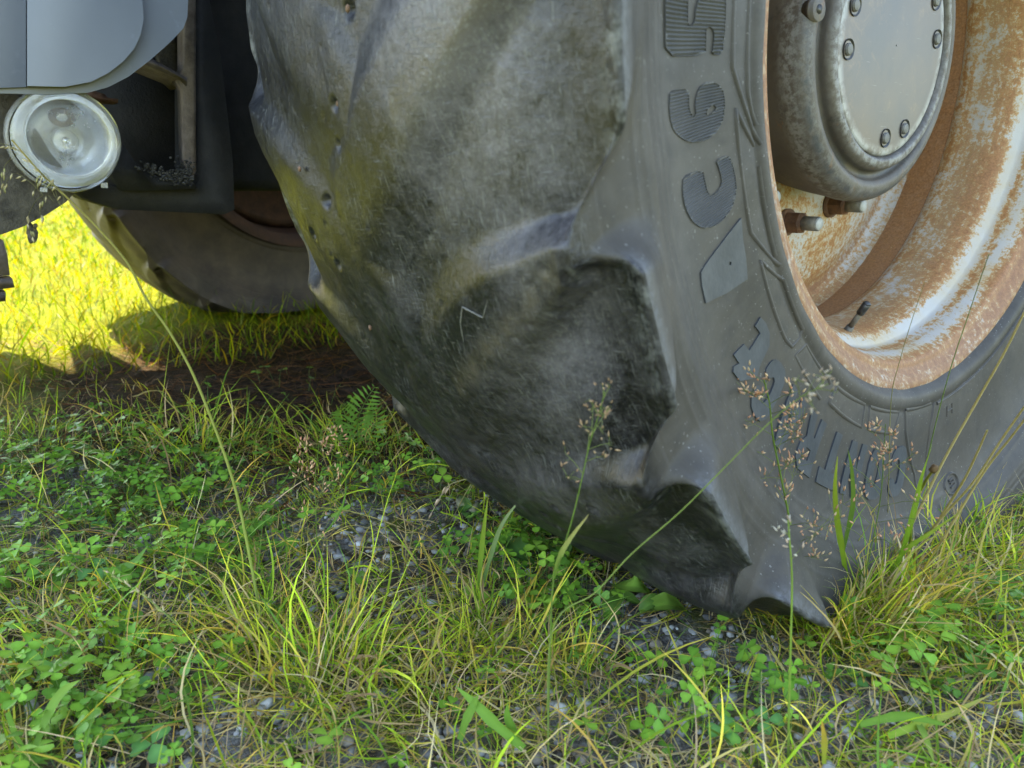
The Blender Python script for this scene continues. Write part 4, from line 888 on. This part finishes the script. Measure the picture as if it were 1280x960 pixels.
flowering('long stem slanting across the black tyre to the white letters', [(690, 790), (745, 740), (790, 692), (850, 640), (905, 585), (960, 530), (1000, 497), (1035, 480)], gd(690, 790)-.20, .45, 6, 6, .022, dens_=.5, L=.0042, r=.0007, c0=(.20, .27, .07), cols=[(.46, .40, .33), (.40, .30, .22)])
flowering('tall upright stem with the largest pink seed head, below the letters', [(1012, 800), (1003, 740), (994, 690), (985, 640), (975, 590), (966, 545), (962, 505), (955, 475)], gd(1012, 800)-.01, .60, 1, 30, .042, dens_=1.0, r0=.0012, c0=(.18, .28, .05))
flowering('second thin stem just behind the largest pink head, its head paler', [(1072, 775), (1080, 730), (1090, 680), (1098, 640), (1103, 600), (1105, 560), (1107, 530)], gd(1072, 775)-.02, .66, 2, 20, .036, dens_=.7, c0=(.15, .23, .06))
flowering('straight bare green stem rising from the bottom edge past the tyre tip', [(985, 955), (986, 900), (988, 820), (990, 740), (989, 700), (985, 650)], gd(985, 955)+.0, gd(985, 955)-.06, 4, 5, .014, dens_=.3, r0=.0011, c0=(.22, .33, .06), cols=[(.5, .46, .4), (.45, .34, .26)])
flowering('thin green stem crossing the rusty rim up to the right', [(1120, 735), (1140, 640), (1155, 590), (1172, 520), (1190, 455), (1210, 395), (1225, 350), (1236, 318)], gd(1120, 735)-.02, .60, 6, 0, .0, c0=(.14, .24, .05), c1=(.22, .26, .12))
flowering('very thin faint stem in front of the white rim step', [(1108, 700), (1111, 600), (1114, 500), (1125, 450), (1140, 400), (1156, 352)], gd(1108, 700)-.02, .66, 4, 0, 0, r0=.0005, c0=(.3, .28, .12))
for lab, pts, d1 in (('leftmost tall straw-coloured stalk at the right, reaching the rim edge', [(1108, 712), (1140, 655), (1180, 575), (1222, 500), (1256, 440), (1290, 370)], .55),
                     ('middle tall straw stalk at the right, ending at the frame edge', [(1132, 712), (1175, 650), (1215, 605), (1255, 545), (1290, 495)], .56),
                     ('rightmost tall straw stalk low beside the tyre edge', [(1152, 720), (1190, 655), (1230, 590), (1265, 545), (1295, 505)], .58),
                     ('short pale straw stalk between the two tall straw stalks', [(1140, 700), (1180, 640), (1205, 600), (1222, 565), (1234, 538)], .60)):
    flowering(lab, pts, gd(*pts[0])-.02, d1, 2, 0, 0, group='dry straw stalks beside the right of the tyre', r0=.0017, c0=(.62, .52, .26), c1=(.56, .46, .26))
# bud stalk
t = thing('bud_stalk', 'yellow-green stalk with a brown dried bud at its tip', 'plant', tuple(ground(1135, 715))); g_ = Vector(t.location); P = [q-g_ for q in pxpath([(1135, 715), (1138, 675), (1142, 635), (1155, 605), (1166, 588)], gd(1135, 715)-.02, .63)]; P[0] = Vector((0, 0, 0))
stem(P, .0017, .0012, 'stem', t, (.22, .30, .04), (.30, .28, .05)); bg_ = Bag(); V, F = blob((.0035, .0035, .0085), 9, 2); Rm = np.array((P[-1]-P[-2]).to_track_quat('Z', 'Y').to_matrix()); bg_.add(V@Rm.T+np.array(P[-1])+np.array((P[-1]-P[-2]).normalized())*.006, F, (.16, .10, .05)); bg_.build('bud', M['seed'], t)
# broad single blades
def blade_thing(label, sets, base, group='broad grass blades standing in front of the tyre'):
    g_ = ground(*base); t = thing('grass_plant', label, 'grass', tuple(g_), group)
    for pts, w, d0, d1, a, b in sets: ribbon([q-g_ for q in pxpath(pts, d0, d1)], w, a, b, 'blade', t)
b0 = gd(598, 745); blade_thing('pair of upright blades below the tread, one pale green one darker', [([(597, 745), (601, 700), (605, 660), (610, 622)], .0062, b0-.01, b0-.07, LG, LY), ([(600, 742), (612, 700), (628, 655), (656, 617)], .0058, b0-.01, b0-.05, (.10, .20, .05), (.26, .32, .16))], (598, 748))
b0 = gd(1060, 750); blade_thing('bright upright blade left of the thin pale seed head', [([(1062, 750), (1055, 700), (1047, 650), (1044, 610), (1047, 570)], .0066, b0-.03, .62, (.18, .32, .03), (.34, .40, .06)), ([(1048, 712), (1058, 670), (1066, 630), (1065, 590), (1060, 562)], .0050, b0-.03, .63, (.10, .20, .04), (.18, .28, .06))], (1060, 755))
b0 = gd(1115, 740); blade_thing('long bright blade rising beside the bud stalk', [([(1110, 735), (1128, 690), (1140, 650), (1152, 600), (1165, 556)], .0068, b0-.03, .62, (.14, .28, .03), (.28, .40, .06)), ([(1095, 745), (1130, 690), (1160, 668), (1200, 640)], .0052, b0-.02, .68, (.16, .28, .03), (.3, .36, .08))], (1112, 742))
b0 = gd(610, 900); blade_thing('two wide flat green blades spreading at the bottom centre', [([(655, 935), (620, 905), (595, 880), (570, 858)], .0105, b0-.06, b0-.04, (.14, .28, .04), (.16, .32, .05)), ([(575, 925), (583, 900), (592, 882), (598, 868)], .0085, b0-.04, b0-.05, (.13, .26, .04), (.16, .3, .05)), ([(650, 925), (636, 900), (634, 880)], .008, b0-.05, b0-.05, LG, LG)], (640, 925), 'wide leaf blades near the bottom of the frame')
b0 = gd(1150, 930); blade_thing('two wide yellow-green blades at the bottom right', [([(1075, 905), (1130, 895), (1190, 908)], .008, gd(1100, 910)-.05, gd(1180, 910)-.05, LG, LG), ([(1110, 920), (1150, 905), (1180, 895), (1240, 868)], .008, gd(1110, 920)-.05, gd(1240, 880)-.04, (.2, .34, .03), (.34, .32, .08)), ([(1140, 890), (1155, 920), (1168, 955)], .0085, gd(1140, 890)-.05, gd(1160, 940)-.05, LG, LY)], (1150, 930), 'wide leaf blades near the bottom of the frame')
b0 = gd(60, 900); blade_thing('wide light green blade bending over clover at the bottom left', [([(45, 935), (60, 895), (78, 865), (100, 850)], .0095, b0-.05, b0-.06, (.14, .28, .05), (.2, .34, .07)), ([(10, 890), (30, 940), (60, 955)], .008, b0-.05, b0-.06, LG, LG)], (50, 925), 'wide leaf blades near the bottom of the frame')
b0 = gd(150, 720); blade_thing('wide green blade lying beside the biggest clover leaf', [([(130, 715), (150, 712), (168, 703), (185, 682)], .011, b0-.035, b0-.03, (.16, .30, .06), (.12, .24, .05))], (150, 722), 'wide leaf blades near the bottom of the frame')
b0 = gd(1000, 950); blade_thing('short blade with an orange tip at the bottom edge, right of centre', [([(1030, 955), (1030, 925), (1027, 900)], .005, b0-.05, b0-.08, LY, (.5, .3, .06))], (1030, 958), 'wide leaf blades near the bottom of the frame')
# dry drooping spike over the gravel
t = thing('dry_spikelet', 'bleached drooping spikelet hanging over the gravel left of the tyre', 'seed head', tuple(ground(560, 660))); g_ = Vector(t.location)
P = [q-g_ for q in pxpath([(590, 600), (572, 602), (560, 608), (550, 622), (540, 640)], gd(560, 660)-.12, gd(560, 660)-.10)]; stem([Vector((0, 0, 0)), (P[0])*.6]+P, .0007, .0004, 'stem', t, (.24, .25, .1), (.45, .36, .24)); hs = Bag()
for k in range(8): q = np.array(P[2+k % 3]); spikelet(hs, q+rng.normal(size=3)*.0015, np.array(P[-1]-P[-2]), .012, .0013, (.50, .38, .28))
hs.build('seed_head', M['seed'], t, False)
# oat-like green spike bottom left, lying over
b0 = gd(150, 735); t = thing('grass_spike', 'yellow-green flattened grass spike pointing left above the bare ground', 'seed head', tuple(ground(260, 830))); g_ = Vector(t.location)
P = [q-g_ for q in pxpath([(262, 828), (235, 795), (205, 765), (180, 745), (155, 728), (133, 713)], gd(262, 828)-.04, b0-.05)]; stem([Vector((0, 0, 0))]+P[1:], .0010, .0006, 'stem', t, (.22, .28, .07)); hs = Bag(); Q = smooth_path(P[2:], 5)
for k in range(26): i = int(k/26*(len(Q)-1)); d = np.array(Q[min(i+1, len(Q)-1)]-Q[max(i-1, 0)]); d /= np.linalg.norm(d)+1e-9; spikelet(hs, np.array(Q[i]), d+rng.normal(size=3)*.3, .0095, .0011, [(.36, .38, .12), (.52, .42, .24)][k % 2])
hs.build('seed_head', M['seed'], t, False)

# big individual clover leaves
def big_clover(px, py, r, az, label):
    g_ = ground(px, py+8); t = thing('clover_leaf', label, 'clover', tuple(g_), 'larger clover leaves'); d = gd(px, py)-.03; c = at(px, py, d)-g_
    base = np.array([(0.0, 0, 0)]); st = stem([Vector((0, 0, 0)), c*.5+Vector((.003, 0, .004)), c], .0008, .0006, 'stem', t, (.14, .22, .06))
    for k in range(3):
        V, F = leaflet(r, .22); a = az+k*2*PI/3; ca, sa = math.cos(a), math.sin(a); V = V@np.array([[ca, sa, 0], [-sa, ca, 0], [0, 0, 1]])
        Rt = np.array(Matrix.Rotation(.25, 3, 'Y') @ Matrix.Rotation(.30, 3, 'X')); V = V@Rt.T+np.array(c)
        C = np.tile(np.array((.075, .20, .05))*rng.uniform(.9, 1.1), (len(V), 1)); C[10] *= 1.5; link('leaflet', np_mesh('leaflet', V, F, col=C), M['leaf'], t)
big_clover(118, 712, .0185, .4, 'largest clover leaf, left of the flattened grass spike')
big_clover(165, 862, .0150, 1.5, 'clover leaf on the gravel low at the left')
big_clover(118, 918, .0150, .6, 'clover leaf beside the wide blade in the bottom left corner')
big_clover(190, 930, .0160, 2.2, 'clover leaf at the bottom edge left of the yellow tuft')
big_clover(124, 652, .0105, 2.6, 'small clover leaf high at the left among darker clover')
big_clover(650, 700, .0125, 2.2, 'clover leaf just under the tyre tread in shade')
big_clover(670, 680, .0115, .2, 'clover leaf touching the shadow of the tread, upper of two')
big_clover(960, 900, .0125, .9, 'clover leaf on gravel at the bottom, right of centre')
big_clover(905, 912, .0130, 2.0, 'clover leaf left of the bare green stem at the bottom')
big_clover(1075, 845, .0105, 1.4, 'clover leaf beneath the dry straw on the right')

# plantain rosettes
def oval_leaf(path, w, parent, col=(.12, .25, .05)):
    Q = smooth_path(path, 6); A = np.array([q[:] for q in Q]); m = len(A); t = np.linspace(0, 1, m); T = np.gradient(A, axis=0); T /= np.linalg.norm(T, axis=1)[:, None]
    S = np.cross(T, [0.1, -.2, 1.0]); S /= np.linalg.norm(S, axis=1)[:, None]; U = np.cross(S, T); k = 7; f = np.linspace(-1, 1, k)
    ww = w*.5*np.sin(PI*np.clip(t, .03, .985)**.9)**.6
    V = (A[:, None]+S[:, None]*(f[None, :, None]*ww[:, None, None])-U[:, None]*((-.28*f**2+.05*np.cos(f*9))[None, :, None]*ww[:, None, None])).reshape(-1, 3)
    i = np.arange(m-1)[:, None]*k; j = np.arange(k-1)[None]; F = np.stack([i+j, i+j+1, i+k+j+1, i+k+j], -1).reshape(-1, 4)
    C = np.tile(np.array(col), (len(V), 1)); C[3::k] *= 1.35; return link('leaf', np_mesh('leaf', V, F, col=C), M['leaf'], parent)
def plantain(px, py, label, leaves):
    g_ = ground(px, py); t = thing('plantain', label, 'plant', tuple(g_), 'broad-leaved plantains under the tyre edge')
    for pts, w, dz, col in leaves:
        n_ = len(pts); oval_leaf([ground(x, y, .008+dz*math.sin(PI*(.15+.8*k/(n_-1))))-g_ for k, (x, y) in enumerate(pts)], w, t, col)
plantain(800, 752, 'plantain with the brightest oval leaf just under the tyre edge', [([(818, 745), (800, 733), (780, 731), (768, 730)], .030, .035, (.15, .28, .045)), ([(800, 762), (830, 755), (845, 757), (862, 768)], .026, .022, (.14, .25, .04)), ([(800, 765), (812, 755), (825, 758), (838, 768)], .022, .018, (.10, .2, .04)), ([(800, 755), (775, 745), (762, 760), (755, 772)], .020, .015, (.11, .21, .04))])
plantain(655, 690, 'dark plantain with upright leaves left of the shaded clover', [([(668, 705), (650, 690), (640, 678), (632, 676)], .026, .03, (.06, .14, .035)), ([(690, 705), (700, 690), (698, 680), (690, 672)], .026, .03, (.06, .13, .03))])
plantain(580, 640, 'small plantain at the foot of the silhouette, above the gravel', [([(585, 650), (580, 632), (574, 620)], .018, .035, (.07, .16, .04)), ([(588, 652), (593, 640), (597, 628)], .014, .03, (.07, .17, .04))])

# feathery leaf plant beneath the tyre
def feathery(px, py, label, fronds):
    g_ = ground(px, py); t = thing('yarrow_plant', label, 'plant', tuple(g_))
    for pts, d0, d1, L in fronds:
        P = smooth_path([q-g_ for q in pxpath(pts, d0, d1)], 8); P = P if len(P) < 40 else P; bag = Bag(); V, F = tube(P, .0006, 3); bag.add(V, F, (.12, .22, .06)); m = len(P)
        for k in range(2, m, 2):
            T = (P[min(k+1, m-1)]-P[k-1]).normalized(); S = T.cross(Vector(CAM)-g_-P[k]).normalized(); ln = L*math.sin(PI*(.12+.86*k/m))**.8
            for sg in (-1, 1):
                tip = P[k]+(S*sg+T*.75)*ln; mid = (P[k]+tip)/2; w = ln*.20; nn = T*w
                bag.add([P[k], mid+nn, tip, mid-nn], [(0, 1, 2, 3)], (.14, .29, .06))
        bag.build('frond', M['leaf'], t)
fd = gd(445, 560)
feathery(450, 560, 'feathery green leaves poking out under the inner tread edge', [([(448, 560), (447, 530), (455, 505), (468, 484)], fd-.04, fd-.16, .026), ([(446, 560), (438, 535), (430, 515), (425, 508)], fd-.04, fd-.13, .022), ([(440, 560), (432, 545), (420, 535), (415, 520)], fd-.04, fd-.11, .018), ([(452, 558), (465, 540), (470, 520), (462, 508)], fd-.04, fd-.12, .020)])

# grass tufts
def tuft(px, py, N, rad, L, label, mixc, lean=(.1, 1.0), W=(.0010, .0026)):
    g_ = ground(px, py); t = thing('grass_tuft', label, 'grass', tuple(g_), 'grass tufts in the foreground')
    P = np.c_[rng.normal(size=(N, 2))*rad, np.zeros(N)]; P[:, 2] = gz(P[:, 0]+g_.x, P[:, 1]+g_.y)-g_.z
    az = np.arctan2(P[:, 1], P[:, 0])+rng.normal(size=N)*.9; c0, c1 = colours(N, *mixc)
    W_ = P+np.array(g_); V, F, C = blades(W_, rng.gamma(7, L/7, N), rng.uniform(*W, N), rng.uniform(*lean, N), az, rng.uniform(.2, 1.2, N), c0, c1, seg=6)
    link('blades', np_mesh('blades', V-np.array(g_), F, col=C), M['plant'], t)['kind'] = 'stuff'
tuft(395, 850, 300, .036, .075, 'big yellow-green tuft left of the bottom centre', (.45, .25, .3), (.1, 1.3), (.001, .0028))
tuft(330, 790, 120, .028, .08, 'green tuft at the foot of the long bowed stem', (.75, .15, .1), (.1, 1.2), (.001, .0028))
tuft(605, 800, 190, .030, .060, 'tuft of orange-edged blades below the tread silhouette', (.42, .42, .16))
tuft(715, 840, 90, .018, .060, 'sparse small tuft between the mossy gravel and the orange tuft', (.5, .3, .2))
tuft(1050, 800, 420, .032, .070, 'dense straw-filled tuft at the base of the tyre', (.4, .25, .35))
tuft(1038, 800, 300, .022, .050, 'short tuft hiding the lowest corner of the tyre', (.45, .25, .3), (.1, 1.1), (.0009, .0022))
tuft(1120, 770, 380, .035, .075, 'dry tangled tuft right of the tyre base', (.25, .25, .5))
tuft(1200, 700, 220, .035, .055, 'low green tuft beside the right edge of the tyre', (.5, .3, .2))
tuft(430, 560, 160, .05, .075, 'dark shaded tuft beside the feathery leaves', (.75, .1, .15))
tuft(240, 560, 220, .06, .075, 'long-bladed tuft in shade at the edge of the worn ground', (.6, .15, .25))
tuft(150, 830, 110, .03, .060, 'thin tuft among clover at the lower left', (.6, .2, .2))
tuft(860, 880, 70, .02, .045, 'tiny tuft on the gravel under the tyre tip', (.6, .1, .3), W=(.001, .002))
tuft(1235, 830, 110, .045, .045, 'short tuft among clover low at the right edge', (.45, .25, .3), (.2, 1.4), (.0008, .002))
tuft(1110, 905, 90, .035, .042, 'short yellowish tuft between the wide blades at the bottom right', (.4, .3, .3), (.2, 1.4), (.0008, .002))
tuft(545, 905, 90, .03, .045, 'short tuft at the bottom centre beside the wide green blades', (.5, .3, .2), (.2, 1.4), (.0008, .002))
tuft(60, 770, 90, .035, .05, 'sparse green tuft at the left edge above the clover', (.65, .15, .2), (.2, 1.4), (.0008, .002))
tuft(20, 560, 90, .05, .06, 'tuft at the left edge below the guard', (.7, .2, .1))
print('objects', len(bpy.data.objects), 'tris', sum(len(o.data.polygons)*2 for o in bpy.data.objects if o.type == 'MESH'))
